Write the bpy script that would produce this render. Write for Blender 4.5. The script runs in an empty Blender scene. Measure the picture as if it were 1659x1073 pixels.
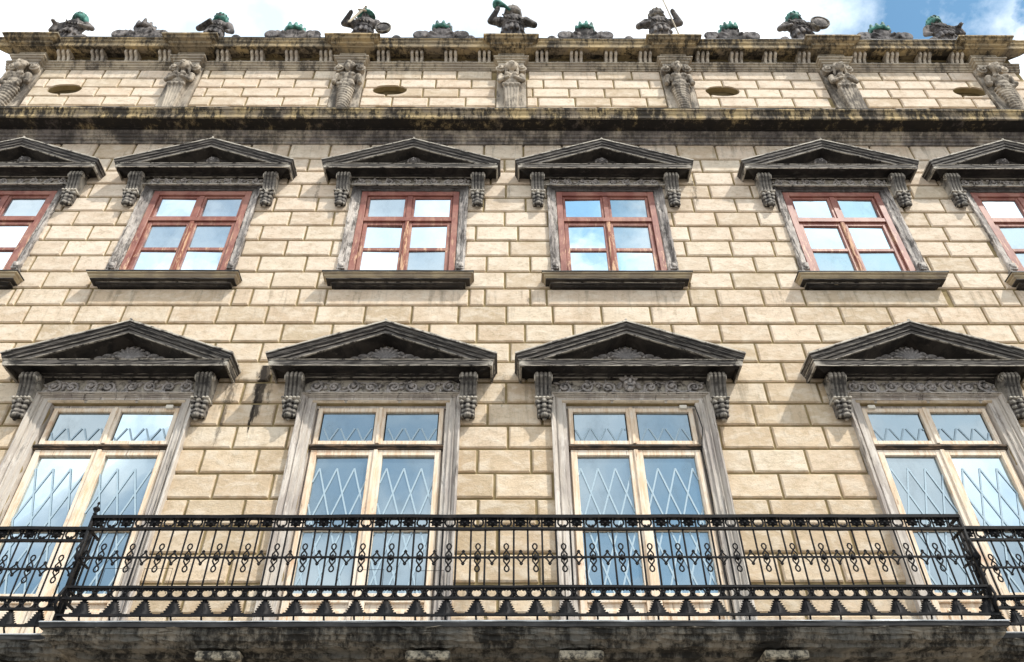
import bpy, bmesh, math, random
from mathutils import Vector, Matrix, Euler
random.seed(7)
C = bpy.context.scene
COL = C.collection
PI = math.pi
# ---------------------------------------------------------------- camera
def cam_basis(yaw, pitch, roll):
    y, p, r = map(math.radians, (yaw, pitch, roll))
    f = Vector((math.sin(y)*math.cos(p), math.cos(y)*math.cos(p), math.sin(p)))
    rt = Vector((math.cos(y), -math.sin(y), 0)); up = rt.cross(f)
    return rt*math.cos(r)+up*math.sin(r), -rt*math.sin(r)+up*math.cos(r), f
cd = bpy.data.cameras.new('camera'); cam = bpy.data.objects.new('camera', cd); COL.objects.link(cam)
rt, up, fw = cam_basis(.51, 41.415, -.285)
cam.matrix_world = Matrix(((rt.x, up.x, -fw.x, 0), (rt.y, up.y, -fw.y, -8.08), (rt.z, up.z, -fw.z, 1.6), (0, 0, 0, 1)))
cd.sensor_width = 36; cd.lens = 28.0; cd.clip_start = .1; cd.clip_end = 5000
C.camera = cam
# ---------------------------------------------------------------- world
SUN = Vector((.54, -.50, .97)).normalized()
el = math.asin(SUN.z); az = math.atan2(SUN.x, SUN.y)
w = bpy.data.worlds.new('World'); C.world = w; w.use_nodes = True
nt = w.node_tree; nt.nodes.clear()
def N(t, **k):
    n = nt.nodes.new(t)
    for a, b in k.items(): setattr(n, a, b)
    return n
sky = N('ShaderNodeTexSky', sky_type='NISHITA', sun_disc=False, sun_elevation=el, sun_rotation=az)
tc = N('ShaderNodeTexCoord')
mp = N('ShaderNodeMapping'); mp.inputs['Location'].default_value = (3.1, 1.7, .4)
nz = N('ShaderNodeTexNoise'); nz.inputs['Scale'].default_value = 2.3; nz.inputs['Detail'].default_value = 9; nz.inputs['Roughness'].default_value = .58; nz.inputs['Distortion'].default_value = .35
rp = N('ShaderNodeValToRGB'); rp.color_ramp.elements[0].position = .36; rp.color_ramp.elements[1].position = .58
nz2 = N('ShaderNodeTexNoise'); nz2.inputs['Scale'].default_value = 4.5; nz2.inputs['Detail'].default_value = 8
rp2 = N('ShaderNodeValToRGB'); rp2.color_ramp.elements[0].position = .36; rp2.color_ramp.elements[1].position = .60
rp2.color_ramp.elements[0].color = (.46, .56, .66, 1); rp2.color_ramp.elements[1].color = (1, 1, 1, 1)
bs = N('ShaderNodeBackground'); bs.inputs['Strength'].default_value = .14
bc = N('ShaderNodeBackground'); bc.inputs['Strength'].default_value = 1.25
mx = N('ShaderNodeMixShader'); ow = N('ShaderNodeOutputWorld')
L = nt.links.new
L(tc.outputs['Generated'], mp.inputs[0]); L(mp.outputs[0], nz.inputs['Vector']); L(tc.outputs['Generated'], nz2.inputs['Vector'])
L(nz2.outputs['Fac'], rp2.inputs[0]); L(rp2.outputs[0], bc.inputs['Color']); tn = N('ShaderNodeMix', data_type='RGBA', blend_type='MULTIPLY'); tn.inputs[0].default_value = 1; L(sky.outputs[0], tn.inputs[6]); tn.inputs[7].default_value = (.72, 1.0, .97, 1); L(tn.outputs[2], bs.inputs['Color'])
# clear blue breaks in the cloud: a few directions, edges broken up by the noise
wn = N('ShaderNodeTexNoise'); wn.inputs['Scale'].default_value = 3.2; wn.inputs['Detail'].default_value = 8; wn.inputs['Roughness'].default_value = .62
L(tc.outputs['Generated'], wn.inputs['Vector'])
wv = N('ShaderNodeVectorMath', operation='MULTIPLY_ADD'); L(wn.outputs['Color'], wv.inputs[0]); wv.inputs[1].default_value = (.55, .55, .55); wv.inputs[2].default_value = (-.275, -.275, -.275)
wa = N('ShaderNodeVectorMath', operation='ADD'); L(tc.outputs['Generated'], wa.inputs[0]); L(wv.outputs[0], wa.inputs[1])
def brk(vec, prev):
    d = N('ShaderNodeVectorMath', operation='DISTANCE'); L(wa.outputs[0], d.inputs[0]); d.inputs[1].default_value = Vector(vec[:3]).normalized()
    m = N('ShaderNodeMapRange'); m.inputs['From Min'].default_value = vec[3]*.1; m.inputs['From Max'].default_value = vec[3]; m.inputs['To Min'].default_value = vec[4]; m.inputs['To Max'].default_value = 0
    L(d.outputs['Value'], m.inputs['Value'])
    s = N('ShaderNodeMath', operation='SUBTRACT'); L(prev, s.inputs[0]); L(m.outputs[0], s.inputs[1]); return s.outputs[0]
BREAKS = [(.47, .485, 1, .17, .42), (.65, .52, 1, .08, .4), (-.5, .46, 1, .42, .17), (.2, -.85, .50, .25, .15), (.12, -.66, .74, .16, .26), (-.2, -.83, .52, .2, .20), (.0, -.68, .73, .12, .14), (.48, -.76, .45, .24, .14), (-.5, -.76, .42, .26, .24), (-.4, -.61, .69, .2, .22), (.42, -.60, .70, .16, .24)]
add = N('ShaderNodeMath', operation='ADD'); add.inputs[1].default_value = .14; L(nz.outputs['Fac'], add.inputs[0])
o = add.outputs[0]
for b in BREAKS: o = brk(b, o)
L(o, rp.inputs[0]); L(rp.outputs[0], mx.inputs[0]); L(bs.outputs[0], mx.inputs[1]); L(bc.outputs[0], mx.inputs[2]); L(mx.outputs[0], ow.inputs[0])
# ---------------------------------------------------------------- sun, exposure
sl = bpy.data.lights.new('sun', 'SUN'); sl.energy = 2.9; sl.angle = math.radians(1.2); sl.color = (1, .955, .88)
so = bpy.data.objects.new('sun', sl); COL.objects.link(so); so.rotation_euler = SUN.to_track_quat('Z', 'Y').to_euler(); so.location = (10, -20, 30)
C.view_settings.view_transform = 'Standard'; C.view_settings.look = 'None'; C.view_settings.exposure = .66; C.view_settings.gamma = 1
C.render.engine = 'CYCLES'; C.render.resolution_x = 1024; C.render.resolution_y = 662

# ================================================================ materials
class Mat:
    def __init__(s, name, rough=.8, spec=.3, metal=0):
        s.m = bpy.data.materials.new(name); s.m.use_nodes = True; s.t = s.m.node_tree; s.b = s.t.nodes['Principled BSDF']
        s.b.inputs['Roughness'].default_value = rough; s.b.inputs['Specular IOR Level'].default_value = spec; s.b.inputs['Metallic'].default_value = metal
        s.g = s.n('ShaderNodeNewGeometry'); s.pos = s.g.outputs['Position']
    def n(s, t, **k):
        n = s.t.nodes.new(t)
        for a, b in k.items(): setattr(n, a, b)
        return n
    def l(s, a, b): s.t.links.new(a, b)
    def noise(s, scale, detail=6, rough=.6, stretch=(1, 1, 1), off=(0, 0, 0), dist=0):
        mp = s.n('ShaderNodeMapping'); mp.inputs['Scale'].default_value = stretch; mp.inputs['Location'].default_value = off
        s.l(s.pos, mp.inputs[0]); n = s.n('ShaderNodeTexNoise'); s.l(mp.outputs[0], n.inputs['Vector'])
        n.inputs['Scale'].default_value = scale; n.inputs['Detail'].default_value = detail; n.inputs['Roughness'].default_value = rough; n.inputs['Distortion'].default_value = dist
        return n.outputs['Fac']
    def ramp(s, fac, a, b):
        r = s.n('ShaderNodeMapRange'); r.inputs['From Min'].default_value = a; r.inputs['From Max'].default_value = b; r.interpolation_type = 'SMOOTHSTEP'
        s.l(fac, r.inputs['Value']); return r.outputs[0]
    def mix(s, fac, a, b, mode='MIX'):
        m = s.n('ShaderNodeMix', data_type='RGBA', blend_type=mode)
        if isinstance(fac, (int, float)): m.inputs[0].default_value = fac
        else: s.l(fac, m.inputs[0])
        for v, i in ((a, 6), (b, 7)):
            if isinstance(v, tuple): m.inputs[i].default_value = (*v, 1)
            else: s.l(v, m.inputs[i])
        return m.outputs[2]
    def math(s, op, a, b=0, clamp=False):
        m = s.n('ShaderNodeMath', operation=op, use_clamp=clamp)
        for v, i in ((a, 0), (b, 1)):
            if isinstance(v, (int, float)): m.inputs[i].default_value = v
            else: s.l(v, m.inputs[i])
        return m.outputs[0]
    def base(s, c): s.l(c, s.b.inputs['Base Color'])
    def bump(s, h, st=.4, d=.01):
        b = s.n('ShaderNodeBump'); b.inputs['Strength'].default_value = st; b.inputs['Distance'].default_value = d; s.l(h, b.inputs['Height']); s.l(b.outputs[0], s.b.inputs['Normal'])
    def edge(s, a=.52, b=.60): return s.ramp(s.g.outputs['Pointiness'], a, b)
    def xyz(s):
        x = s.n('ShaderNodeSeparateXYZ'); s.l(s.pos, x.inputs[0]); return x.outputs
MT = {}
def ashlar(name, light):
    m = Mat(name, .9, .2)
    rnd = m.g.outputs['Random Per Island']
    X_, Y_, Z_ = m.xyz()
    hi = m.ramp(m.math('ADD', Z_, m.math('MULTIPLY', m.noise(.6, 3, .5), 3)), 8.2, 12.5)     # less ochre and paler towards the upper storeys
    ca = m.mix(hi, (.66, .525, .37), (.74, .625, .50)); cb = m.mix(hi, (.54, .415, .28), (.64, .52, .40))
    c = m.mix(m.ramp(rnd, 0, 1), ca, cb)
    r2 = m.math('FRACT', m.math('MULTIPLY', rnd, 7.31))
    c = m.mix(m.math('MULTIPLY', m.ramp(r2, .62, 1), .6), c, (.72*light, .62*light, .48*light))
    r3 = m.math('FRACT', m.math('MULTIPLY', rnd, 23.7))
    c = m.mix(m.math('MULTIPLY', m.ramp(r3, .6, 1), .55), c, (.42*light, .325*light, .205*light))
    r4 = m.math('FRACT', m.math('MULTIPLY', rnd, 51.3))
    c = m.mix(m.math('MULTIPLY', m.ramp(r4, .8, 1), .35), c, (.64*light, .48*light, .34*light))
    n1 = m.noise(1.6, 5, .65); c = m.mix(m.math('MULTIPLY', m.ramp(n1, .45, .72), .45), c, (.43, .32, .21))
    n2 = m.noise(11, 9, .78, (1, 1, 1.5), dist=.4); c = m.mix(m.math('MULTIPLY', m.ramp(n2, .50, .62), .48), c, (.37, .285, .18))
    n4 = m.noise(5, 8, .68, (.9, 1, 1.5), (5, 2, 1), .25); c = m.mix(m.math('MULTIPLY', m.ramp(n4, .44, .64), .42), c, (.78, .70, .58))
    n3 = m.noise(45, 6, .75); c = m.mix(m.math('MULTIPLY', m.ramp(n3, .57, .70), m.math('ADD', .15, m.math('MULTIPLY', m.ramp(m.noise(3.1, 5, .7, off=(9, 9, 9)), .5, .62), .6))), c, (.27, .20, .125))
    # run-off stains: two black streaks below the eaves between the first two lower windows, faint ones elsewhere
    x, y, z = X_, Y_, Z_
    run = m.noise(7, 7, .7, (1.6, 1, .16), (2, 2, 2))
    for zt, zb, am in ((12.97, 12.2, .6), (9.46, 8.5, .45), (7.9, 6.3, .4), (15.3, 14.6, .45), (5.2, 4.2, .4)):
        bnd = m.math('MULTIPLY', m.ramp(z, zb, zt), m.math('LESS_THAN', z, zt))
        c = m.mix(m.math('MULTIPLY', m.math('MULTIPLY', m.ramp(run, .50, .68), bnd), am), c, (.16, .13, .09))
    wob = m.math('MULTIPLY', m.math('SUBTRACT', m.noise(4, 2, .5, (1, 1, .8)), .5), .14)
    fine = m.noise(24, 7, .75, (1, 1, .3))
    for x0, wd, zt, zb, st, op in ((-3.10, .15, 8.1, 6.85, 1.15, .9), (-3.13, .05, 8.1, 6.62, 1.2, 1.0), (-3.49, .12, 8.05, 6.4, .85, .7), (-2.98, .10, 8.0, 7.1, .6, .7), (3.0, .14, 11.95, 11.1, .8, .6), (-.05, .10, 8.0, 7.2, .55, .6), (-3.02, .10, 11.9, 11.2, .7, .6), (.02, .12, 11.9, 11.3, .6, .5)):
        t = m.ramp(z, zb, zt)
        xx = m.math('DIVIDE', m.math('ABSOLUTE', m.math('ADD', m.math('SUBTRACT', x, x0), wob)), m.math('ADD', m.math('MULTIPLY', t, wd), .02))
        k = m.math('MULTIPLY', m.math('SUBTRACT', 1, xx, True), m.math('MULTIPLY', m.ramp(t, 0, .35), st))
        k = m.math('ADD', k, m.math('MULTIPLY', m.math('SUBTRACT', fine, .52), 2.2))
        k = m.math('MULTIPLY', m.math('MULTIPLY', m.ramp(k, .30, .85), m.math('LESS_THAN', z, zt)), m.math('MULTIPLY', m.math('LESS_THAN', xx, 1), op))
        c = m.mix(k, c, (.035, .028, .022))
    m.base(c)
    h = m.math('ADD', m.math('MULTIPLY', n2, .8), m.math('ADD', m.math('MULTIPLY', n3, .5), n4)); m.bump(h, .8, .014)
    return m.m
MT['ashlar'] = ashlar('ashlar', 1.0)
MT['attic'] = ashlar('attic_ashlar', 1.06)
m = Mat('mortar', .95, .1); c = m.mix(m.ramp(m.noise(6), .35, .65), (.24, .185, .095), (.33, .26, .14)); m.base(c); m.bump(m.noise(30), .5, .01); MT['mortar'] = m.m
def black(name, dark, mid, hi, edgecol, lightamt=.5, face_amt=.75):
    m = Mat(name, .75, .35)
    c = m.mix(m.ramp(m.noise(3.5, 7, .65, dist=.5), .42, .62), dark, mid)
    # mottled grey on every face except those turned downward, which stay darker
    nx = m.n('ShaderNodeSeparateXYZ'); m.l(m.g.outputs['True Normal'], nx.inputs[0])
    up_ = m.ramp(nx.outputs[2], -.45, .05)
    facegrey = m.math('MULTIPLY', up_, m.ramp(m.noise(5, 8, .72, (.5, 1, 2.6), (2, 4, 1), .4), .36, .58))
    c = m.mix(m.math('MULTIPLY', facegrey, face_amt), c, hi)
    c = m.mix(m.math('MULTIPLY', m.ramp(m.noise(11, 8, .75, (.4, 1, 2.6), (7, 4, 1)), .56, .68), lightamt), c, hi)
    e = m.math('MULTIPLY', m.edge(.505, .56), m.ramp(m.noise(10, 6, .7), .36, .54)); c = m.mix(m.math('MULTIPLY', e, .9), c, edgecol)
    m.base(c); m.bump(m.math('ADD', m.noise(40, 6, .7), m.noise(8)), .5, .012); return m.m
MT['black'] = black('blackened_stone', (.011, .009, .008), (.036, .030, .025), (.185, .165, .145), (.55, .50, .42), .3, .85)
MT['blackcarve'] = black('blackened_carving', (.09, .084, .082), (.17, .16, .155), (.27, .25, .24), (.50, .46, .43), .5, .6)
def weathered(name, lo, hi, beige, grey, dark, amt):
    m = Mat(name, .85, .25)
    c = m.mix(m.ramp(m.noise(2.2, 6, .6), .4, .6), beige, grey)
    st = m.math('ADD', m.math('MULTIPLY', m.noise(1.7, 9, .78, (1.0, 1, .7), (3, 1, 7), .2), .55), m.math('MULTIPLY', m.noise(8, 8, .75, (1.6, 1, .35)), .45))
    c = m.mix(m.math('MULTIPLY', m.ramp(st, lo, hi), amt), c, dark)
    e = m.math('MULTIPLY', m.edge(.53, .62), m.ramp(m.noise(12, 6, .7), .42, .6)); c = m.mix(m.math('MULTIPLY', e, .6), c, (.62, .54, .40))
    m.base(c); m.bump(m.math('ADD', m.noise(35, 6, .7), m.noise(9)), .6, .012); return m.m
MT['cornice'] = weathered('cornice_stone', .45, .55, (.50, .38, .20), (.26, .21, .15), (.035, .03, .024), .97)
MT['crown'] = weathered('crown_stone', .455, .57, (.44, .33, .18), (.27, .215, .14), (.04, .034, .027), .95)
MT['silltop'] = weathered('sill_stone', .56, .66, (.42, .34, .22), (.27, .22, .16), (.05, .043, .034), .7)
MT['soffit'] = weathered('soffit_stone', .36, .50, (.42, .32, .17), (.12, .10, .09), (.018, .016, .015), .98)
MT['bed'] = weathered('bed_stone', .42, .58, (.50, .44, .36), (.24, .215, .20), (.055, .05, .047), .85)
MT['grey'] = weathered('grey_stone', .46, .60, (.47, .40, .30), (.33, .28, .22), (.06, .052, .044), .9)
MT['carve'] = weathered('carved_stone', .45, .57, (.50, .43, .34), (.33, .285, .23), (.06, .052, .045), .85)
MT['modil'] = weathered('modillion_stone', .48, .60, (.62, .54, .43), (.46, .40, .33), (.07, .06, .05), .8)
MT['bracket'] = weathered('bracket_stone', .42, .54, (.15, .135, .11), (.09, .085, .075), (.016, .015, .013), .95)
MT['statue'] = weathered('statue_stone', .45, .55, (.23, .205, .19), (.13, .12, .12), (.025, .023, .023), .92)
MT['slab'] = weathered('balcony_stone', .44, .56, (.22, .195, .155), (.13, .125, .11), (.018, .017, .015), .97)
# lower window surrounds: grey stone, brown-violet cast
m = Mat('surround_stone', .85, .25)
c = m.mix(m.ramp(m.noise(2.5, 7, .6, (1, 1, .5)), .4, .62), (.54, .485, .42), (.38, .335, .30))
c = m.mix(m.math('MULTIPLY', m.ramp(m.noise(5, 8, .75, (2.2, 1, .3), (1, 2, 3), .5), .51, .61), .7), c, (.68, .63, .57))
c = m.mix(m.math('MULTIPLY', m.ramp(m.noise(7, 8, .75, (2.4, 1, .25), (4, 1, 0), .5), .55, .66), .75), c, (.075, .062, .055))
m.base(c); m.bump(m.noise(30, 6, .7, (2, 1, .4)), .5, .01); MT['surround'] = m.m
m = Mat('whitewashed_stone', .88, .2)
c = m.mix(m.ramp(m.noise(3.5, 8, .7, (1, 1, .5)), .42, .6), (.56, .51, .46), (.30, .27, .25))
c = m.mix(m.math('MULTIPLY', m.ramp(m.noise(7, 8, .75, (1.6, 1, .35), (4, 1, 9), .6), .48, .60), .85), c, (.075, .066, .06))
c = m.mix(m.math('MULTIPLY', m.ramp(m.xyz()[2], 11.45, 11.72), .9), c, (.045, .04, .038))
m.base(c); m.bump(m.noise(26, 7, .75), .8, .016); MT['whitewash'] = m.m
m = Mat('bare_wood', .65, .3)
g = m.noise(7, 7, .65, (5, 1, .5), dist=.3)
c = m.mix(m.ramp(g, .38, .62), (.80, .67, .52), (.66, .49, .33))
c = m.mix(m.math('MULTIPLY', m.ramp(m.noise(4, 6, .7, (1, 1, .4), (3, 3, 3)), .48, .60), .8), c, (.80, .70, .58))
c = m.mix(m.math('MULTIPLY', m.ramp(m.noise(9, 8, .8, (3.5, 1, .3), (9, 1, 3), .5), .58, .66), .85), c, (.16, .09, .045))
c = m.mix(m.math('MULTIPLY', m.ramp(m.noise(2.3, 5, .7, (1, 1, .7), (0, 5, 2)), .60, .70), .5), c, (.46, .22, .10))
m.base(c); m.bump(g, .3, .006); MT['wood'] = m.m
m = Mat('dark_wood', .7, .3)
c = m.mix(m.ramp(m.noise(8, 8, .75, (.5, 1, 2)), .46, .62), (.035, .028, .022), (.20, .13, .08)); m.base(c); m.bump(m.noise(30), .4, .01); MT['darkwood'] = m.m
m = Mat('red_brown_paint', .5, .4)
c = m.mix(m.ramp(m.noise(4, 5, .6), .35, .65), (.30, .115, .085), (.20, .068, .052))
c = m.mix(m.math('MULTIPLY', m.ramp(m.noise(2.6, 6, .7, (1, 1, .6), (8, 2, 2)), .45, .62), .6), c, (.40, .20, .15))
c = m.mix(m.math('MULTIPLY', m.ramp(m.noise(9, 9, .75, (2, 1, .35), (2, 2, 2), .6), .53, .60), m.ramp(m.xyz()[2], 11.5, 10.2)), c, (.58, .36, .23))
m.base(c); m.bump(m.noise(12, 6, .7, (3, 1, .5)), .3, .005); MT['red'] = m.m
m = Mat('peeled_wood', .7, .3)
c = m.mix(m.ramp(m.noise(9, 9, .75, (2.5, 1, .3), (2, 2, 2), .6), .47, .56), (.22, .07, .05), (.58, .36, .22)); m.base(c); MT['peel'] = m.m
m = Mat('wrought_iron', .6, .18); c = m.mix(m.ramp(m.noise(12, 7, .7), .52, .7), (.006, .006, .007), (.022, .018, .016)); m.base(c); m.bump(m.noise(60), .3, .003); MT['iron'] = m.m
m = Mat('lead_flashing', .45, .5); c = m.mix(m.ramp(m.noise(3, 7, .7, (1, 1, 3)), .4, .62), (.20, .215, .23), (.42, .44, .46)); m.base(c); MT['lead'] = m.m
m = Mat('dark_flashing', .6, .4); c = m.mix(m.ramp(m.noise(3, 7, .7), .4, .65), (.006, .006, .007), (.03, .03, .03)); m.base(c); MT['flash'] = m.m
m = Mat('verdigris', .7, .3); c = m.mix(m.ramp(m.noise(9, 7, .7), .42, .6), (.035, .13, .105), (.10, .28, .235)); c = m.mix(m.ramp(m.noise(5, 6, .7, off=(3, 3, 3)), .48, .60), c, (.035, .045, .04)); m.base(c); m.bump(m.noise(30), .5, .01); MT['verdigris'] = m.m
m = Mat('lattice_paint', .5, .3); m.b.inputs['Base Color'].default_value = (.36, .47, .54, 1); MT['lattice'] = m.m
m = Mat('white_box', .6, .3); m.b.inputs['Base Color'].default_value = (.75, .70, .60, 1); MT['box'] = m.m
m = Mat('vent_dark', .9, .1); c = m.mix(m.ramp(m.noise(5), .4, .6), (.10, .075, .035), (.15, .115, .06)); m.base(c); MT['vent'] = m.m
m = Mat('street', .9, .2); c = m.mix(m.ramp(m.noise(3), .4, .6), (.16, .15, .14), (.24, .22, .20)); m.base(c); MT['street'] = m.m
def glass(name, tint, refl, back):
    m = Mat(name, .05, .5); t = m.t
    gl = m.n('ShaderNodeBsdfGlossy'); gl.inputs['Roughness'].default_value = .015; gl.inputs['Color'].default_value = (*tint, 1)
    m.b.inputs['Base Color'].default_value = (*back, 1)
    b = m.n('ShaderNodeBump'); b.inputs['Strength'].default_value = .25; b.inputs['Distance'].default_value = .01
    m.l(m.noise(2.2, 2, .4), b.inputs['Height']); m.l(b.outputs[0], gl.inputs['Normal'])
    # old panes: reflect more at grazing angles; a faint uneven film of dust
    lw = m.n('ShaderNodeLayerWeight'); lw.inputs['Blend'].default_value = .35
    f = m.math('ADD', m.math('MULTIPLY', lw.outputs['Fresnel'], .5), refl, True)
    f = m.math('SUBTRACT', f, m.math('MULTIPLY', m.ramp(m.noise(3, 6, .7, (1, 1, .6), (7, 1, 2)), .45, .75), .12), True)
    mx = m.n('ShaderNodeMixShader'); m.l(f, mx.inputs[0]); m.l(m.b.outputs[0], mx.inputs[1]); m.l(gl.outputs[0], mx.inputs[2])
    m.l(mx.outputs[0], t.nodes['Material Output'].inputs['Surface']); return m.m
MT['glass'] = glass('old_window_glass', (.62, .75, .82), .33, (.09, .125, .15))
MT['glass2'] = glass('upper_window_glass', (.78, .89, .95), .46, (.12, .17, .20))

# ================================================================ mesh helpers
class MB:
    def __init__(s): s.v = []; s.f = []
    def add(s, vs, fs):
        n = len(s.v); s.v += [tuple(v) for v in vs]; s.f += [tuple(i+n for i in f) for f in fs]; return s
    def box(s, x0, x1, y0, y1, z0, z1):
        v = [(x, y, z) for z in (z0, z1) for y in (y0, y1) for x in (x0, x1)]
        return s.add(v, [(0, 2, 3, 1), (4, 5, 7, 6), (0, 1, 5, 4), (2, 6, 7, 3), (0, 4, 6, 2), (1, 3, 7, 5)])
    def tube(s, pts, r, n=6, closed=False, flat=1.0):
        pts = [Vector(p) for p in pts]; m = len(pts)
        if m < 2: return s
        rs = r if isinstance(r, (list, tuple)) else [r]*m
        vs = []; up = None
        for i, p in enumerate(pts):
            a = pts[(i-1) % m] if (closed or i > 0) else p; b = pts[(i+1) % m] if (closed or i < m-1) else p
            t = (b-a).normalized()
            if up is None: up = Vector((0, 1, 0)) if abs(t.y) < .9 else Vector((1, 0, 0))
            u = (up - t*up.dot(t)).normalized(); w_ = t.cross(u); up = u
            for k in range(n):
                an = 2*PI*(k+.5)/n; vs.append(p+u*math.cos(an)*rs[i]*flat+w_*math.sin(an)*rs[i])
        fs = [];
        for i in range(m if closed else m-1):
            j = (i+1) % m
            for k in range(n): fs.append((i*n+k, i*n+(k+1) % n, j*n+(k+1) % n, j*n+k))
        if not closed: fs += [tuple(range(n-1, -1, -1)), tuple((m-1)*n+k for k in range(n))]
        return s.add(vs, fs)
    def ell(s, c, r, rot=(0, 0, 0), nu=12, nv=8):
        M_ = Euler(rot).to_matrix(); vs = []; c = Vector(c)
        for i in range(1, nv):
            th = PI*i/nv
            for k in range(nu):
                a = 2*PI*k/nu; vs.append(c+M_ @ Vector((r[0]*math.sin(th)*math.cos(a), r[1]*math.sin(th)*math.sin(a), r[2]*math.cos(th))))
        t = len(vs); vs += [c+M_ @ Vector((0, 0, r[2])), c-M_ @ Vector((0, 0, r[2]))]
        fs = [((i*nu+k), ((i+1)*nu+k), ((i+1)*nu+(k+1) % nu), (i*nu+(k+1) % nu)) for i in range(nv-2) for k in range(nu)]
        fs += [(t, k, (k+1) % nu) for k in range(nu)] + [(t+1, (nv-2)*nu+(k+1) % nu, (nv-2)*nu+k) for k in range(nu)]
        return s.add(vs, fs)
    def cap(s, a, b, r0, r1, n=10):
        a = Vector(a); b = Vector(b); d = (b-a).normalized()
        s.tube([a-d*r0*.9, a-d*r0*.5, a, a.lerp(b, .5), b, b+d*r1*.5, b+d*r1*.9], [r0*.35, r0*.85, r0, (r0+r1)/2, r1, r1*.85, r1*.35], n); return s
    def lathe(s, prof, c=(0, 0, 0), n=14):
        vs = []; 
        for r, z in prof:
            for k in range(n): vs.append((c[0]+r*math.cos(2*PI*k/n), c[1]+r*math.sin(2*PI*k/n), c[2]+z))
        m = len(prof); fs = [(i*n+k, i*n+(k+1) % n, (i+1)*n+(k+1) % n, (i+1)*n+k) for i in range(m-1) for k in range(n)]
        fs += [tuple(range(n-1, -1, -1)), tuple((m-1)*n+k for k in range(n))]
        return s.add(vs, fs)
    def plate(s, poly, y0, y1, ny=1):     # polygon in x,z given thickness y0..y1
        n = len(poly); vs = [(x, y0, z) for x, z in poly]+[(x, y1, z) for x, z in poly]
        return s.add(vs, [tuple(range(n)), tuple(range(2*n-1, n-1, -1))]+[(i, i+n, (i+1) % n+n, (i+1) % n) for i in range(n)])
    def sweep(s, prof, stations, step=.09, jit=.0022, refine=.010, caps=False):
        pr = []
        n = len(prof)
        for i, (p, z) in enumerate(prof):
            if refine and 0 < i < n-1:
                for j in (-1, 1):
                    q = prof[i+j]; d = math.hypot(q[0]-p, q[1]-z)
                    t = refine/d if d > refine*2.5 else None
                    if j == -1 and t: pr.append((p+(q[0]-p)*t, z+(q[1]-z)*t))
                    if j == -1: pr.append((p, z))
                    if j == 1 and t: pr.append((p+(q[0]-p)*t, z+(q[1]-z)*t))
            else: pr.append((p, z))
        rows = []
        for a, b in zip(stations[:-1], stations[1:]):
            A = [Vector(a(*q)) for q in pr]; B = [Vector(b(*q)) for q in pr]
            ln = max((B[i]-A[i]).length for i in range(len(pr))); k = max(1, int(ln/step))
            for i in range(k): rows.append([A[j].lerp(B[j], i/k) for j in range(len(pr))])
        rows.append([Vector(stations[-1](*q)) for q in pr])
        m = len(pr); vs = []
        for i, r in enumerate(rows):
            for q in r: vs.append(q+Vector((random.uniform(-jit, jit), random.uniform(-jit, jit), random.uniform(-jit, jit))))
        fs = [(i*m+j, i*m+j+1, (i+1)*m+j+1, (i+1)*m+j) for i in range(len(rows)-1) for j in range(m-1)]
        if caps: fs += [tuple(range(m-1, -1, -1)), tuple((len(rows)-1)*m+j for j in range(m))]
        return s.add(vs, fs)
    def three(s, w_, prof, cx=0, **k):    # moulding that returns to the wall at both ends
        return s.sweep(prof, [lambda p, z: (cx-w_-p, 0, z), lambda p, z: (cx-w_-p, -p, z), lambda p, z: (cx+w_+p, -p, z), lambda p, z: (cx+w_+p, 0, z)], **k)
def obj(name, mb, mat, parent=None, smooth=False, bevel=0, loc=None):
    me = bpy.data.meshes.new(name); me.from_pydata(mb.v, [], mb.f)
    bm = bmesh.new(); bm.from_mesh(me); bmesh.ops.recalc_face_normals(bm, faces=bm.faces); bm.to_mesh(me); bm.free()
    o = bpy.data.objects.new(name, me); COL.objects.link(o); me.materials.append(MT[mat])
    if smooth:
        for p in me.polygons: p.use_smooth = True
    if bevel:
        b = o.modifiers.new('bevel', 'BEVEL'); b.width = bevel; b.segments = 1; b.limit_method = 'ANGLE'
    if parent: o.parent = parent
    if loc: o.location = loc
    return o
def sculpt(name, mb, mat, parent=None, voxel=.016, smooth=3, loc=None):   # fuse overlapping volumes into ONE continuous surface
    o = obj(name, mb, mat, None)
    r = o.modifiers.new('r', 'REMESH'); r.mode = 'VOXEL'; r.voxel_size = voxel
    if smooth:
        s = o.modifiers.new('s', 'SMOOTH'); s.iterations = smooth; s.factor = .5
    dg = bpy.context.evaluated_depsgraph_get(); dg.update()
    me = bpy.data.meshes.new_from_object(o.evaluated_get(dg)); me.name = name
    o.modifiers.clear(); o.data = me
    if not me.materials: me.materials.append(MT[mat])
    for p in me.polygons: p.use_smooth = True
    if parent: o.parent = parent
    if loc: o.location = loc
    return o
def tag(o, label=None, cat=None, group=None, kind=None):
    if label: o['label'] = label
    if cat: o['category'] = cat
    if group: o['group'] = group
    if kind: o['kind'] = kind
    return o
def empty(name, loc=(0, 0, 0)):
    o = bpy.data.objects.new(name, None); o.empty_display_size = .2; COL.objects.link(o); o.location = loc; return o
def dup(root, parent=None, loc=None):
    r = root.copy(); COL.objects.link(r)
    if parent: r.parent = parent
    if loc: r.location = loc
    for ch in root.children:
        c = ch.copy(); COL.objects.link(c); c.parent = r
        for g in ch.children:
            d = g.copy(); COL.objects.link(d); d.parent = c
    return r
def place(o, parent, x): o.parent = parent; o.location = (x, 0, 0); return o

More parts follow.
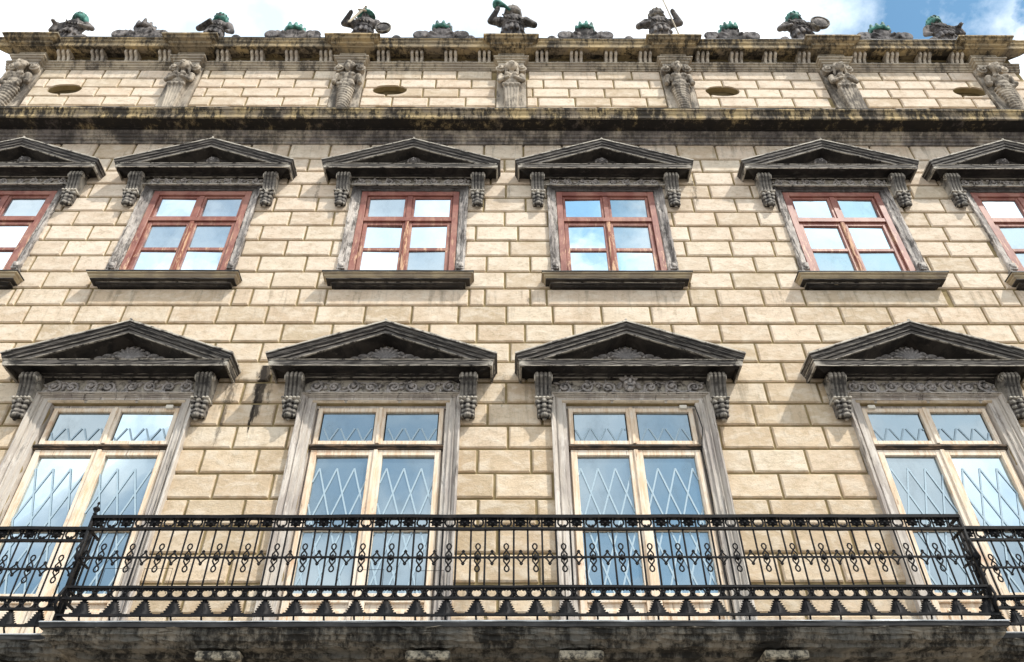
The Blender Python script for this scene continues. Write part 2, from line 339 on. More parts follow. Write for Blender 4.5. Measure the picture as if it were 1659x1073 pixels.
# ================================================================ the palace
X0, X1 = -9.45, 9.75
palace = empty('palace'); tag(palace, 'old stone palace facade of cream ashlar with blackened window pediments and carved attic', 'building')
LOWX = [-8.1, -4.86, -1.565, 1.55, 5.235, 8.35]
UPX = [-7.92, -4.83, -1.53, 1.56, 5.18, 8.20]
LZ0, LZ1 = 4.26, 7.515; UZ0, UZ1 = 9.62, 11.69
seams = [12.97]+[12.52-.3345*i for i in range(0, 38)]
seams = [s for s in seams if s > .3]+[.0]
seams[1:1] = []
# wall carcass with openings
def carcass():
    m = MB(); holes = [(x-.81, x+.81, LZ0, LZ1) for x in LOWX]+[(x-.78, x+.78, UZ0, UZ1) for x in UPX]
    xs = sorted({X0, X1, *[h[0] for h in holes], *[h[1] for h in holes]}); zs = sorted({0, 13.2, LZ0, LZ1, UZ0, UZ1})
    for a, b in zip(xs[:-1], xs[1:]):
        run = None
        for c, d in zip(zs[:-1], zs[1:]):
            cx, cz = (a+b)/2, (c+d)/2
            if any(h[0] < cx < h[1] and h[2] < cz < h[3] for h in holes): continue
            m.box(a, b, 0, .35, c, d)
    m.box(X0, X1, .5, .9, 0, 13.1)      # dark room depth behind the openings
    m.box(X0, X0+.3, .35, 12, 0, 15.4); m.box(X1-.3, X1, .35, 12, 0, 15.4); m.box(X0, X1, 11.7, 12, 0, 15.4)
    return m
def block(m, x0, x1, z0, z1, h=.03, g=.015, c=.016):
    x0 += g; x1 -= g; z0 += g; z1 -= g
    if x1-x0 < .06: return
    j = lambda: random.uniform(-.003, .003)
    hh = h+random.uniform(-.004, .005)
    # face cut into a grid so the surface is very slightly uneven
    nx = max(2, int((x1-x0)/.2)); nzz = 2; vs = []; fs = []
    ax = [x0+c+(x1-x0-2*c)*i/nx for i in range(nx+1)]; azz = [z0+c+(z1-z0-2*c)*i/nzz for i in range(nzz+1)]
    for k, zz in enumerate(azz):
        for i, xx in enumerate(ax): vs.append((xx+(j() if i in (0, nx) else 0), -hh+j()*.5, zz+(j() if k in (0, nzz) else 0)))
    nn = nx+1
    for k in range(nzz):
        for i in range(nx): fs.append((k*nn+i, k*nn+i+1, (k+1)*nn+i+1, (k+1)*nn+i))
    per = [i for i in range(nn)]+[k*nn+nx for k in range(1, nzz+1)]+[nzz*nn+i for i in range(nx-1, -1, -1)]+[k*nn for k in range(nzz-1, 0, -1)]
    b0 = len(vs)
    for q in per:
        X, Y, Z = vs[q]
        X = x0 if q % nn == 0 else (x1 if q % nn == nx else X); Z = z0 if q//nn == 0 else (z1 if q//nn == nzz else Z)
        vs.append((X, -hh+c, Z))
    b1 = len(vs)
    for q in range(b0, b1): X, Y, Z = vs[q]; vs.append((X, .004, Z))
    P = len(per)
    for i in range(P):
        k = (i+1) % P; fs.append((per[i], b0+i, b0+k, per[k])); fs.append((b0+i, b1+i, b1+k, b0+k))
    fs.append(tuple(range(b1, b1+P)))
    m.add(vs, fs)
def masonry(m, x0, x1, zs, holes, pitch=.655, phase=0):
    for r, (zt, zb) in enumerate(zip(zs[:-1], zs[1:])):
        x = x0 - random.uniform(0, .1) - (pitch/2 if (r+phase) % 2 else 0); cuts = []
        segs = []
        while x < x1:
            wd = pitch*random.uniform(.93, 1.07)
            if (r+phase) % 2: wd = pitch
            else: wd = pitch
            wd += random.uniform(-.025, .025)
            segs.append((max(x, x0), min(x+wd, x1))); x += wd
        cz = (zt+zb)/2
        hs = [h for h in holes if h[2] < cz < h[3]]
        for a, b in segs:
            parts = [(a, b)]
            for h in hs:
                np_ = []
                for p, q in parts:
                    if q <= h[0] or p >= h[1]: np_.append((p, q)); continue
                    if p < h[0]: np_.append((p, h[0]))
                    if q > h[1]: np_.append((h[1], q))
                parts = np_
            for p, q in parts:
                if q-p > .08: block(m, p, q, zb, zt)
obj('wall', carcass(), 'mortar', palace)
m = MB()
holes = [(x-.93, x+.93, LZ0-.4, LZ1+.05) for x in LOWX]+[(x-.88, x+.88, UZ0+.05, UZ1+.08) for x in UPX]+[(x-1.0, x+1.0, 9.2, 9.44) for x in UPX]
masonry(m, X0, X1, seams, holes)
for x in UPX: block(m, x-1.0, x+1.0, seams[10] if abs(seams[10]-9.1) < .12 else 9.17, 9.50)
obj('ashlar_facing', m, 'ashlar', palace)
# attic
AX = [-9.0, -6.0, -2.93, .08, 3.17, 6.2, 9.12]
def boolcut(o, cutters):
    for c in cutters:
        b = o.modifiers.new('b', 'BOOLEAN'); b.object = c; b.operation = 'DIFFERENCE'; b.solver = 'EXACT'
    dg = bpy.context.evaluated_depsgraph_get(); dg.update()
    me = bpy.data.meshes.new_from_object(o.evaluated_get(dg)); o.modifiers.clear(); o.data = me
aw = obj('attic_wall', MB().box(X0, X1, 0, .35, 13.0, 15.9), 'mortar', palace)
m = MB(); masonry(m, X0, X1, [15.27-.2975*i for i in range(0, 7)], [(x-.27, x+.27, 13, 15.3) for x in AX], pitch=.66)
af = obj('attic_facing', m, 'attic', palace)
OV = [-8.1, -2.15, 3.97, 8.545]
cut = []
for x in OV:
    poly = [(x+.315*(abs(math.cos(a))**.8)*math.copysign(1, math.cos(a)), 14.60+.165*math.sin(a)) for a in [2*PI*k/32 for k in range(32)]]
    cut.append(obj('cutter', MB().plate(poly, -.2, .28), 'vent'))
boolcut(aw, cut); boolcut(af, cut)
for c in cut: bpy.data.objects.remove(c)
for x in OV:
    poly = [(x+.33*math.cos(a), 14.60+.18*math.sin(a)) for a in [2*PI*k/32 for k in range(32)]]
    v = obj('vent', MB().plate(poly, .10, .13), 'vent', aw)
# cornices
def straight(m, prof, a=X0, b=X1, e=0, **k): return m.sweep(prof, [lambda p, z: (a-p*e, -p, z), lambda p, z: (b+p*e, -p, z)], caps=True, **k)
m = MB(); straight(m, [(0, 13.42), (.49, 13.29), (.51, 13.285), (.51, 13.25), (.485, 13.235), (.475, 13.19), (.455, 13.16), (.45, 13.09), (.43, 13.075)], e=1)
obj('main_cornice', m, 'cornice', palace)
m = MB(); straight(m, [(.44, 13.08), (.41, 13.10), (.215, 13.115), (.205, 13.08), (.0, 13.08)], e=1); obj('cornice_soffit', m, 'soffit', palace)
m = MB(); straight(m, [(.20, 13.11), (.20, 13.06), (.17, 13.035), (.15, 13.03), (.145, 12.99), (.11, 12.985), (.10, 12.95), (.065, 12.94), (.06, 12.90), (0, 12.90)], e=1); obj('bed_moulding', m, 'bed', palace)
m = MB(); straight(m, [(.515, 13.292), (.515, 13.284), (.49, 13.284)], step=.4, jit=.004, refine=0); obj('cornice_flashing', m, 'flash', palace)
# attic architrave, frieze panels, modillions, crown
arch = [(0, 15.44), (.13, 15.42), (.13, 15.385), (.105, 15.375), (.10, 15.34), (.075, 15.33), (.07, 15.29), (.05, 15.285), (.045, 15.255), (0, 15.25)]
m = MB(); straight(m, arch); obj('attic_architrave', m, 'grey', palace)
crown = [(0, 15.91), (.36, 15.865), (.368, 15.855), (.368, 15.83), (.35, 15.82), (.34, 15.765), (.315, 15.74), (.31, 15.65), (.295, 15.64)]
m = MB(); straight(m, crown, e=1); obj('crown_cornice', m, 'crown', palace)
m = MB(); straight(m, [(.30, 15.645), (.28, 15.665), (.13, 15.685), (.12, 15.705), (.09, 15.72), (.085, 15.745), (0, 15.755)], e=1); obj('crown_soffit', m, 'cornice', palace)
m = MB(); straight(m, [(.373, 15.872), (.373, 15.855), (.35, 15.855)], step=.3, jit=.004, refine=0); obj('crown_flashing', m, 'flash', palace)
def modillion():
    m = MB()
    for k in (-1, 0, 1):
        x = k*.092; pr = [(0, .27), (.20, .27), (.225, .235), (.215, .19), (.14, .16), (.11, .10), (.09, .05), (.095, .01), (.06, -.015), (0, -.02)]
        r = .031
        for i in range(len(pr)-1): m.cap((x, -pr[i][0]+.02, pr[i][1]), (x, -pr[i+1][0]+.02, pr[i+1][1]), r, r, 8)
    m.box(-.115, .115, -.05, .0, .0, .28); return m
mod0 = sculpt('modillion', modillion(), 'modil', palace, .0095, 1, (-2.36, 0, 15.42)); first = True
panel = MB().box(-.15, .15, -.02, 0, 0, .22)
for k in range(5): panel.ell((random.uniform(-.1, .1), -.02, random.uniform(.04, .18)), (.05, .03, .03), (0, random.uniform(0, 3), 0), 8, 6)
pan0 = obj('frieze_panel', panel, 'grey', palace, True, loc=(-2.03, 0, 15.43))
pf = True
for a, b in zip(AX[:-1], AX[1:]):
    fr = [.19, .403, .617, .83]
    for i, f in enumerate(fr):
        x = a+(b-a)*f
        if first: mod0.location.x = x; first = False
        else:
            c = mod0.copy(); COL.objects.link(c); c.location = (x, 0, 15.42)
        if i < 3:
            x2 = a+(b-a)*(f+.107)
            if pf: pan0.location.x = x2; pf = False
            else:
                c = pan0.copy(); COL.objects.link(c); c.location = (x2, 0, 15.43)
# pedestal blocks over the herms
def pedestal():
    m = MB()
    m.three(.04, [(0, 15.86), (.46, 15.835), (.485, 15.83), (.485, 15.79), (.455, 15.78), (.435, 15.735), (.37, 15.715), (.36, 15.675), (.29, 15.66), (.25, 15.635), (.19, 15.625)], refine=.008)
    return m
ped0 = None
for x in AX:
    if ped0 is None:
        m = pedestal(); ped0 = obj('pedestal', m, 'crown', palace)
        m = MB(); m.box(-.25, .25, -.17, 0, 15.40, 15.66); m.box(-.25, .25, -.185, -.16, 15.60, 15.63); m.box(-.25, -.22, -.185, -.16, 15.44, 15.60); m.box(.22, .25, -.185, -.16, 15.44, 15.60); m.ell((0, -.17, 15.52), (.13, .035, .05)); m.ell((-.14, -.17, 15.52), (.05, .03, .04)); m.ell((.14, -.17, 15.52), (.05, .03, .04))
        obj('panel_block', m, 'grey', ped0, bevel=.006)
        m = MB(); m.three(.07, [(0, 15.46), (.255, 15.43), (.26, 15.42), (.26, 15.395), (.235, 15.385), (.23, 15.35), (.20, 15.34), (.195, 15.30), (.16, 15.285), (.155, 15.245), (0, 15.24)], refine=.008)
        obj('capital_ledge', m, 'grey', ped0)
        ped0.location = (x, 0, 0)
    else: dup(ped0, palace, (x, 0, 0))
# ---------------------------------------------------------------- herms
def herm(female, seed):
    random.seed(seed); m = MB(); y = -.13
    z0 = 13.55
    m.box(-.27, .27, -.06, .02, z0, 15.28)
    # volutes of the capital on each side of the head
    for s in (-1, 1):
        for r, yy in ((.080, -.155), (.045, -.19)):
            m.tube([(s*.20+r*math.cos(a)*1.0, yy, 15.13+r*math.sin(a)) for a in [2*PI*k/12 for k in range(12)]], .018, 6, True)
        m.ell((s*.20, -.10, 15.13), (.075, .07, .075)); m.ell((s*.20, -.20, 15.13), (.022, .03, .022))
    m.box(-.24, .24, -.18, 0, 15.20, 15.28)
    # head with face
    hx, hy, hz = random.uniform(-.01, .01), -.23, 15.10
    m.ell((hx, hy, hz), (.085, .095, .12)); m.ell((hx, hy-.085, hz-.005), (.016, .025, .035)); m.ell((hx, hy-.075, hz+.045), (.06, .02, .012))
    for s in (-1, 1): m.ell((hx+s*.035, hy-.08, hz-.01), (.02, .018, .02)); m.ell((hx+s*.085, hy, hz-.01), (.02, .03, .04))
    m.ell((hx, hy-.08, hz-.055), (.03, .016, .01))
    if female:
        for k in range(9): a = PI*k/8; m.ell((hx+.1*math.cos(a), hy+.02, hz+.04+.09*math.sin(a)), (.035, .04, .035))
        for s in (-1, 1): m.cap((hx+s*.09, hy+.04, hz), (hx+s*.11, -.16, hz-.16), .035, .025)
    else:
        m.ell((hx, hy-.05, hz-.11), (.055, .045, .075)); m.ell((hx, hy-.03, hz-.16), (.035, .035, .05))
        for k in range(7): a = PI*k/6; m.ell((hx+.08*math.cos(a), hy+.02, hz+.05+.07*math.sin(a)), (.035, .04, .03))
    m.cap((hx, -.17, 15.02), (0, -.13, 14.9), .05, .06)
    # chest, shoulders and folded arms
    m.ell((0, -.14, 14.80), (.17, .10, .13)); m.ell((0, -.13, 14.66), (.14, .09, .10))
    for s in (-1, 1):
        m.ell((s*.19, -.14, 14.86), (.065, .07, .07))
        if female:
            m.cap((s*.20, -.15, 14.85), (s*.22, -.18, 14.68), .05, .045); m.cap((s*.22, -.18, 14.68), (s*.06, -.24, 14.72), .042, .032)
            m.ell((s*.07, -.23, 14.81), (.055, .05, .055))
        else:
            m.cap((s*.20, -.15, 14.85), (s*.235, -.12, 14.70), .055, .045); m.ell((s*.235, -.15, 14.66), (.05, .06, .05)); m.ell((s*.08, -.22, 14.83), (.07, .035, .05))
    # waist cloth
    for k in range(9): x = -.14+.28*k/8; m.ell((x, -.185, 14.545+.018*math.sin(k*2.3)), (.028, .04, .05), (0, .3*(1 if k % 2 else -1), 0))
    m.ell((0, -.13, 14.56), (.15, .085, .06))
    if female:      # fluted tapering pier
        for k in range(5):
            x = -.12+.06*k; m.cap((x, -.165, 14.52), (x*.72, -.12, 13.95), .030, .024, 8); m.cap((x*.72, -.12, 13.95), (x*.6, -.1, 13.6), .024, .02, 8)
        m.add([(-.15, -.12, 14.53), (.15, -.12, 14.53), (.10, -.09, 13.6), (-.10, -.09, 13.6), (-.15, 0, 14.53), (.15, 0, 14.53), (.10, 0, 13.6), (-.10, 0, 13.6)], [(0, 1, 2, 3), (4, 7, 6, 5), (0, 4, 5, 1), (3, 2, 6, 7), (0, 3, 7, 4), (1, 5, 6, 2)])
    else:           # spirally wrapped drapery, tapering
        for k in range(12):
            z = 14.52-.075*k; r = .155-.008*k
            pts = [(r*math.cos(a), -.07-.115*abs(math.sin(a))*(1-.02*k), z-.05*math.cos(a)) for a in [PI*i/8 for i in range(9)]]
            m.tube(pts, [.02]+[.036]*7+[.02], 7)
        m.ell((0, -.08, 14.2), (.13, .09, .45)); m.ell((0, -.07, 13.8), (.10, .07, .3))
    return m
hm = sculpt('herm', herm(False, 1), 'carve', palace, .010, 1); tag(hm, 'bearded male herm wrapped in spiral drapery')
hf = sculpt('herm', herm(True, 2), 'carve', palace, .010, 1); tag(hf, 'female herm with folded arms on a fluted pier')
random.seed(11)
used = {0: False, 1: False}
for i, x in enumerate(AX):
    src = hm if i % 2 == 0 else hf; f = i % 2
    if not used[f]: src.location = (x, 0, 0); used[f] = True
    else: dup(src, palace, (x, 0, 0))

# ---------------------------------------------------------------- window dressings
def pediment_mb(k=1., w_=.945, zE=7.965, zA=8.505, tp=.085):
    m = MB()
    m.three(w_, [(p*k, z) for p, z in [(0, 7.80), (.13, 7.80), (.14, 7.825), (.17, 7.83), (.18, 7.845), (.40, 7.85), (.405, 7.795), (.435, 7.785), (.445, 7.82), (.45, 7.855), (.465, 7.87), (0, 7.885)]])
    pr = [(0, .0), (.495, .0), (.505, -.008), (.505, -.03), (.485, -.045), (.475, -.08), (.455, -.10), (.45, -.125), (.43, -.135), (.425, -.175), (.40, -.178), (.13, -.185), (.11, -.235), (.085, -.25), (.06, -.27)]
    pr = [(p*k, z) for p, z in pr]
    sl = (zA-zE)/(w_+.505)
    zc = lambda p, s=1: zE-sl*(p-.505)*0
    m.sweep(pr[:10]+[(.405*k, -.178)], [lambda p, z: (-(w_+p), 0, zE+z), lambda p, z: (-(w_+p), -p, zE+z)])
    m.sweep(pr, [lambda p, z: (-(w_+p), -p, zE+z), lambda p, z: (0, -p, zA+z), lambda p, z: (w_+p, -p, zE+z)])
    m.sweep(pr[:10]+[(.405*k, -.178)], [lambda p, z: (w_+p, -p, zE+z), lambda p, z: (w_+p, 0, zE+z)])
    m.plate([(-w_-.1, 7.87), (w_+.1, 7.87), (0, 8.33)], -tp, 0); m.tube([(-.75, -tp-.015, 8.03), (0, -tp-.015, 8.31), (.75, -tp-.015, 8.03)], .014, 6)
    # small ridge knob where the two slopes meet
    m.ell((0, -.49*k, zA+.005), (.02, .02, .02), nu=6, nv=4)
    return m
def palmette(kind, seed):
    random.seed(seed); m = MB()
    if kind == 'shell':
        for k in range(9):
            a = PI*(.08+.84*k/8); L_ = .17+.05*math.sin(a)
            m.ell((math.cos(a)*L_*.7, -.12, 8.10+math.sin(a)*L_*.55), (L_*.5, .04, .028), (0, -a, 0), 8, 6)
        m.ell((0, -.12, 8.10), (.06, .05, .06)); m.ell((0, -.13, 8.255), (.045, .04, .028))
        for s in (-1, 1):
            m.tube([(s*(.22+.06*t), -.11, 8.13+.035*math.sin(t*2.2)) for t in [i*.4 for i in range(8)]], .018, 6)
            m.ell((s*.30, -.11, 8.16), (.07, .03, .035)); m.ell((s*.42, -.105, 8.13), (.07, .03, .03)); m.ell((s*.2, -.11, 8.2), (.05, .03, .03), (0, s*.5, 0)); m.ell((s*.54, -.10, 8.11), (.07, .025, .03))
    else:
        m.ell((0, -.13, 8.190), (.07, .06, .08)); m.ell((0, -.19, 8.190), (.013, .02, .025)); m.ell((0, -.185, 8.01), (.045, .015, .01))
        for s in (-1, 1): m.ell((s*.028, -.185, 8.180), (.016, .01, .014))
        m.ell((0, -.185, 8.150), (.025, .012, .008))
        for k in range(9): a = PI*k/8; m.ell((.085*math.cos(a), -.115, 8.195+.085*math.sin(a)), (.03, .03, .03), nu=8, nv=6)
        for s in (-1, 1):
            for k in range(4): m.ell((s*(.14+.07*k), -.10, 8.125+.012*(k % 2)), (.055, .025, .035-.005*k), (0, s*.5, 0), 8, 6)
    return m
def console_mb():
    m = MB(); hw = .105
    pr = [(0, 7.80), (.215, 7.80), (.255, 7.785), (.27, 7.755), (.265, 7.72), (.24, 7.68), (.215, 7.63), (.195, 7.57), (.18, 7.52), (.17, 7.47), (.168, 7.45)]
    nx = 32; vs = []; fs = []
    def rid(t): return .024*abs(math.sin(t*PI*4))**.6*(1 if 0 < t < 1 else 0)
    import bisect
    fine = []
    for (a, b), (c, d) in zip(pr[:-1], pr[1:]):
        for i in range(3): fine.append((a+(c-a)*i/3, b+(d-b)*i/3))
    fine.append(pr[-1])
    for p, z in fine:
        for i in range(nx+1):
            t = i/nx; tap = .93+.07*(z-7.44)/.36
            vs.append(((2*t-1)*hw*tap, -(p-(.02-rid(t) if p > .05 else 0)), z))
    n = nx+1
    for i in range(len(fine)-1):
        for k in range(nx): fs.append((i*n+k, i*n+k+1, (i+1)*n+k+1, (i+1)*n+k))
    for side in (0, nx):
        poly = [i*n+side for i in range(len(fine))]; x = vs[side][0]
        b = len(vs); vs.append((x*.95, 0, 7.45)); fs.append(tuple(poly+[b]))
    m.add(vs, fs)
    for s in (-1, 1):   # side volute
        x = s*(hw+.002)
        pts = []
        for k in range(22):
            a = k*.5; r = .055*(1-k/26); pts.append((x, -.205+r*math.cos(a), 7.725+r*math.sin(a)))
        m.tube(pts, .009, 5)
    # bead collar
    m.box(-hw*1.05, hw*1.05, -.185, 0, 7.42, 7.452)
    for k in range(5): m.ell((-hw*.9+hw*.45*k, -.19, 7.436), (.024, .022, .018), nu=8, nv=6)
    return m
def console_leaf():
    m = MB(); hw = .1
    m.box(-.085, .085, -.11, .0, 7.22, 7.42)
    for s in (-1, 0, 1):
        for k in range(3):
            z = 7.385-.065*k; m.ell((s*(.072-.014*k), -.15+.012*k-(.03 if s == 0 else 0), z), (.036, .045-.004*k, .045), (.4, s*.6, 0), 10, 8)
    m.ell((0, -.14, 7.20), (.05, .055, .042)); m.ell((-.055, -.11, 7.215), (.03, .04, .03)); m.ell((.055, -.11, 7.215), (.03, .04, .03)); m.ell((0, -.12, 7.165), (.028, .032, .025))
    return m
def frieze_mb(kind, seed, z0=7.62, h=.175, hwid=.955, yb=0):
    random.seed(seed); m = MB(); zc = z0+h/2; A = h*.30
    def spiral(cx, cz, r, s, turns=1.6, a0=0):
        pts = []; rr = []
        n = 20
        for k in range(n):
            t = k/(n-1); a = a0+s*t*turns*2*PI; q = r*(1-.85*t); pts.append((cx+q*math.cos(a), yb-.062-.02*t, cz+q*math.sin(a))); rr.append(.018*(1-.3*t))
        m.tube(pts, [q_*h/.175 for q_ in rr], 6)
        m.ell((cx, yb-.085, cz), (r*.28, .03, r*.28), nu=8, nv=6)
    for side in (-1, 1):
        n = 4 if kind != 'mask' else 3; wd = (hwid-(.13 if kind == 'mask' else .03))/n
        for i in range(n):
            cx = side*((.13 if kind == 'mask' else .03)+wd*(i+.5)); fl = 1 if i % 2 else -1
            r = h*.46*random.uniform(.93, 1.05); spiral(cx, zc+fl*h*.03, r, side*fl, 1.5, PI/2*fl+random.uniform(-.3, .3))
            for k in range(3):
                a = random.uniform(0, 2*PI); d = r*random.uniform(.9, 1.35)
                px = cx+d*math.cos(a)*1.15; pz = zc+max(-h*.42, min(h*.42, d*math.sin(a)))
                m.ell((px, yb-.06, pz), (random.uniform(.028, .045), .030, .016), (0, random.uniform(0, PI), 0), 8, 5)
            m.tube([(cx+side*wd*(t-.5), yb-.062, zc+fl*h*.36*math.cos(PI*t)) for t in [j/8 for j in range(9)]], .014, 6)
    if kind == 'mask':
        z = zc+.03; nv0 = len(m.v)
        m.ell((0, -.08, z), (.058, .05, .09)); m.ell((0, -.15, z-.005), (.015, .022, .028)); m.ell((0, -.145, z-.05), (.035, .015, .014)); m.ell((0, -.12, z-.085), (.03, .03, .03))
        for s in (-1, 1):
            m.ell((s*.03, -.138, z+.032), (.024, .014, .009), (0, s*.4, 0)); m.ell((s*.036, -.128, z-.02), (.022, .022, .02)); m.cap((s*.05, -.09, z+.06), (s*.12, -.09, z+.12), .022, .010, 8); m.ell((s*.09, -.07, z+.0), (.028, .02, .05), (0, -s*.3, 0))
            m.ell((s*.03, -.09, z+.10), (.022, .025, .035))
        m.v = m.v[:nv0]+[(x_*1.3, -.09+(y_+.09)*1.4, z+(z_-z)*1.2) for x_, y_, z_ in m.v[nv0:]]
    elif kind == 'lion':
        m.ell((0, -.08, zc), (.06, .04, .06)); m.ell((0, -.12, zc-.01), (.02, .02, .02))
    return m
# ---- lower window
def frame_rect(m, x0, x1, z0, z1, wd, y0, y1):
    m.box(x0, x0+wd, y0, y1, z0, z1); m.box(x1-wd, x1, y0, y1, z0, z1); m.box(x0+wd, x1-wd, y0+.002, y1, z0, z0+wd); m.box(x0+wd, x1-wd, y0+.002, y1, z1-wd, z1)
def lower_window(seed, frz='scroll', cable=False, box=1):
    random.seed(seed)
    m = MB(); frame_rect(m, -.81, .81, 4.28, 7.515, .045, .085, .15)
    win = obj('window', m, 'surround', palace, bevel=.004)
    # stone architrave
    pr = [(0, 0), (0, .105), (.022, .105), (.026, .085), (.036, .082), (.052, .064), (.054, .046), (.070, .046), (.074, .062), (.082, .062), (.086, .040), (.140, .038), (.145, .016), (.190, .012), (.196, -.12)]
    m = MB(); m.sweep(pr, [lambda q, p: (-1+q, -p, 4.26), lambda q, p: (-1+q, -p, 7.62-q*.52), lambda q, p: (1-q, -p, 7.62-q*.52), lambda q, p: (1-q, -p, 4.26)], step=.12, jit=.003, refine=.006)
    obj('surround', m, 'surround', win)
    tr = MB(); tr.box(-.81, .81, .0, .10, 6.885, 6.915); tr.box(-.81, .81, .03, .10, 6.915, 6.935); tr.box(-.82, .82, .02, .10, 6.86, 6.885)
    obj('transom', tr, 'darkwood', win, bevel=.006)
    for s in (-1, 1):
        tl = random.uniform(-.008, .008)
        m = MB(); a, b = (.008, .780)
        xa, xb = (a, b) if s > 0 else (-b, -a)
        frame_rect(m, xa, xb, 6.938, 7.475, .055, .04, .09)
        obj('sash', m, 'wood', win, bevel=.005)
        m = MB(); frame_rect(m, xa, xb, 4.30, 6.855, .075, .035, .09); m.box(xa+.075, xb-.075, .045, .09, 5.80, 5.815); m.box(xa+.075, xb-.075, .04, .09, 4.98, 5.08)
        m.box(xa+.075, xb-.075, .07, .09, 4.375, 4.98); m.box(xa+.15, xb-.15, .05, .075, 4.45, 4.90)
        obj('door_leaf', m, 'wood', win, bevel=.005)
        for (za, zb) in ((6.993, 7.42), (5.815, 6.78), (5.08, 5.80)):
            i = .055 if za > 7 else .075
            g = MB(); t1, t2 = random.uniform(-.003, .003), random.uniform(-.003, .003)
            x0, x1 = xa+i-.005, xb-i+.005
            g.add([(x0, .078+t1, za-.005), (x1, .078-t1, za-.005), (x1, .078-t1+t2, zb+.005), (x0, .078+t1+t2, zb+.005)], [(0, 1, 2, 3)])
            obj('pane', g, 'glass', win)
        # white lozenge strips
        lat = MB(); lat2 = MB(); lat3 = MB(); x0, x1 = xa+.078, xb-.078; ph = random.uniform(0, .2)
        def seg(lat, ax, az, bx, bz, zlo, zhi):
            dx, dz = bx-ax, bz-az; t0, t1 = 0., 1.
            for p, q in ((-dx, ax-x0), (dx, x1-ax), (-dz, az-zlo), (dz, zhi-az)):
                if abs(p) < 1e-9:
                    if q < 0: return
                    continue
                r = q/p
                if p < 0: t0 = max(t0, r)
                else: t1 = min(t1, r)
            if t0 >= t1: return
            A = Vector((ax+dx*t0, 0, az+dz*t0)); B = Vector((ax+dx*t1, 0, az+dz*t1)); d = (B-A)
            if d.length < .01: return
            n = Vector((d.z, 0, -d.x)).normalized()*.0095; yo = .0016 if bx > ax else 0
            lat.add([(q.x, y-yo, q.z) for y in (.0705, .0725) for q in (A-n, A+n, B+n, B-n)], [(0, 3, 2, 1), (4, 5, 6, 7), (0, 1, 5, 4), (1, 2, 6, 5), (2, 3, 7, 6), (3, 0, 4, 7)])
        for k in range(-4, 9):
            px = x0+ph+.205*k
            for d in (-1, 1):
                seg(lat, px, 6.62, px+d*.31*1.8, 6.62-1.8, 5.85, 6.78); seg(lat2, px, 6.62, px+d*.31*1.8, 6.62-1.8, 5.085, 5.795)
                seg(lat3, px+.05, 7.00, px+.05+d*.088, 7.00+.19, 6.995, 7.33)
        for q in (lat, lat2, lat3): obj('lattice', q, 'lattice', win)
    m = MB(); m.box(-.022, .022, .018, .05, 6.94, 7.475); m.box(-.026, .026, .012, .05, 4.30, 6.85); obj('mullion', m, 'wood', win, bevel=.006)
    hd = MB(); hd.box(-.81, .81, .05, .1, 7.475, 7.515); obj('head_rail', hd, 'surround', win, bevel=.004)
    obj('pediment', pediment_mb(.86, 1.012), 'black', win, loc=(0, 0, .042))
    m = MB(); m.plate([(-.62, 8.09), (.62, 8.09), (0, 8.335)], -.095, -.05); obj('tympanum', m, 'blackcarve', win)
    sculpt('tympanum_carving', palmette('shell', seed), 'blackcarve', win, .009, 1, (0, 0, .03))
    m = MB(); m.box(-.98, .98, -.048, 0, 7.615, 7.85); m.box(-.98, .98, -.10, 0, 7.605, 7.622); obj('frieze', m, 'black', win)  # sooty black ground: relief shade behind the carving is put into the colour
    obj('frieze_carving', frieze_mb(frz, seed, 7.625, .195), 'blackcarve', win, True)
    for s in (-1, 1):
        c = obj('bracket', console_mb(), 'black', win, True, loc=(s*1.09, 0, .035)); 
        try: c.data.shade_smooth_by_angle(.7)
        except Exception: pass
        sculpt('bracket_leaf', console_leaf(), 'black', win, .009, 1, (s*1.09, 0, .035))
    if box: m = MB(); m.box(.66*box-.045, .66*box+.045, -.0, .05, 7.45, 7.50); obj('junction_box', m, 'box', win, bevel=.004)
    if cable:
        m = MB(); m.tube([(.74, .0, 7.48), (.79, -.05, 7.44), (.81, -.06, 7.28), (.83, -.06, 7.1), (.80, -.05, 6.95), (.78, -.03, 6.8), (.79, -.03, 6.3), (.78, -.02, 5.6), (.79, -.02, 4.6)], .007, 6); obj('cable', m, 'iron', win, True)
    random.seed(seed+50); return win
specs = [(3, 'scroll', False, 0), (4, 'scroll', False, 1), (5, 'scroll', False, 0), (6, 'mask', True, 1), (8, 'lion', False, -1), (9, 'scroll', False, 0)]
lab = [None, 'tall balcony window with a pale corner box and plain scroll frieze', 'tall balcony window with bare corners and scroll frieze', 'tall balcony window with a horned mask in its frieze and a hanging black cable', 'tall balcony window with a small box in its top left corner', None]
for x, sp, lb in zip(LOWX, specs, lab):
    o = lower_window(*sp); o.location.x = x
    if lb: o['label'] = lb
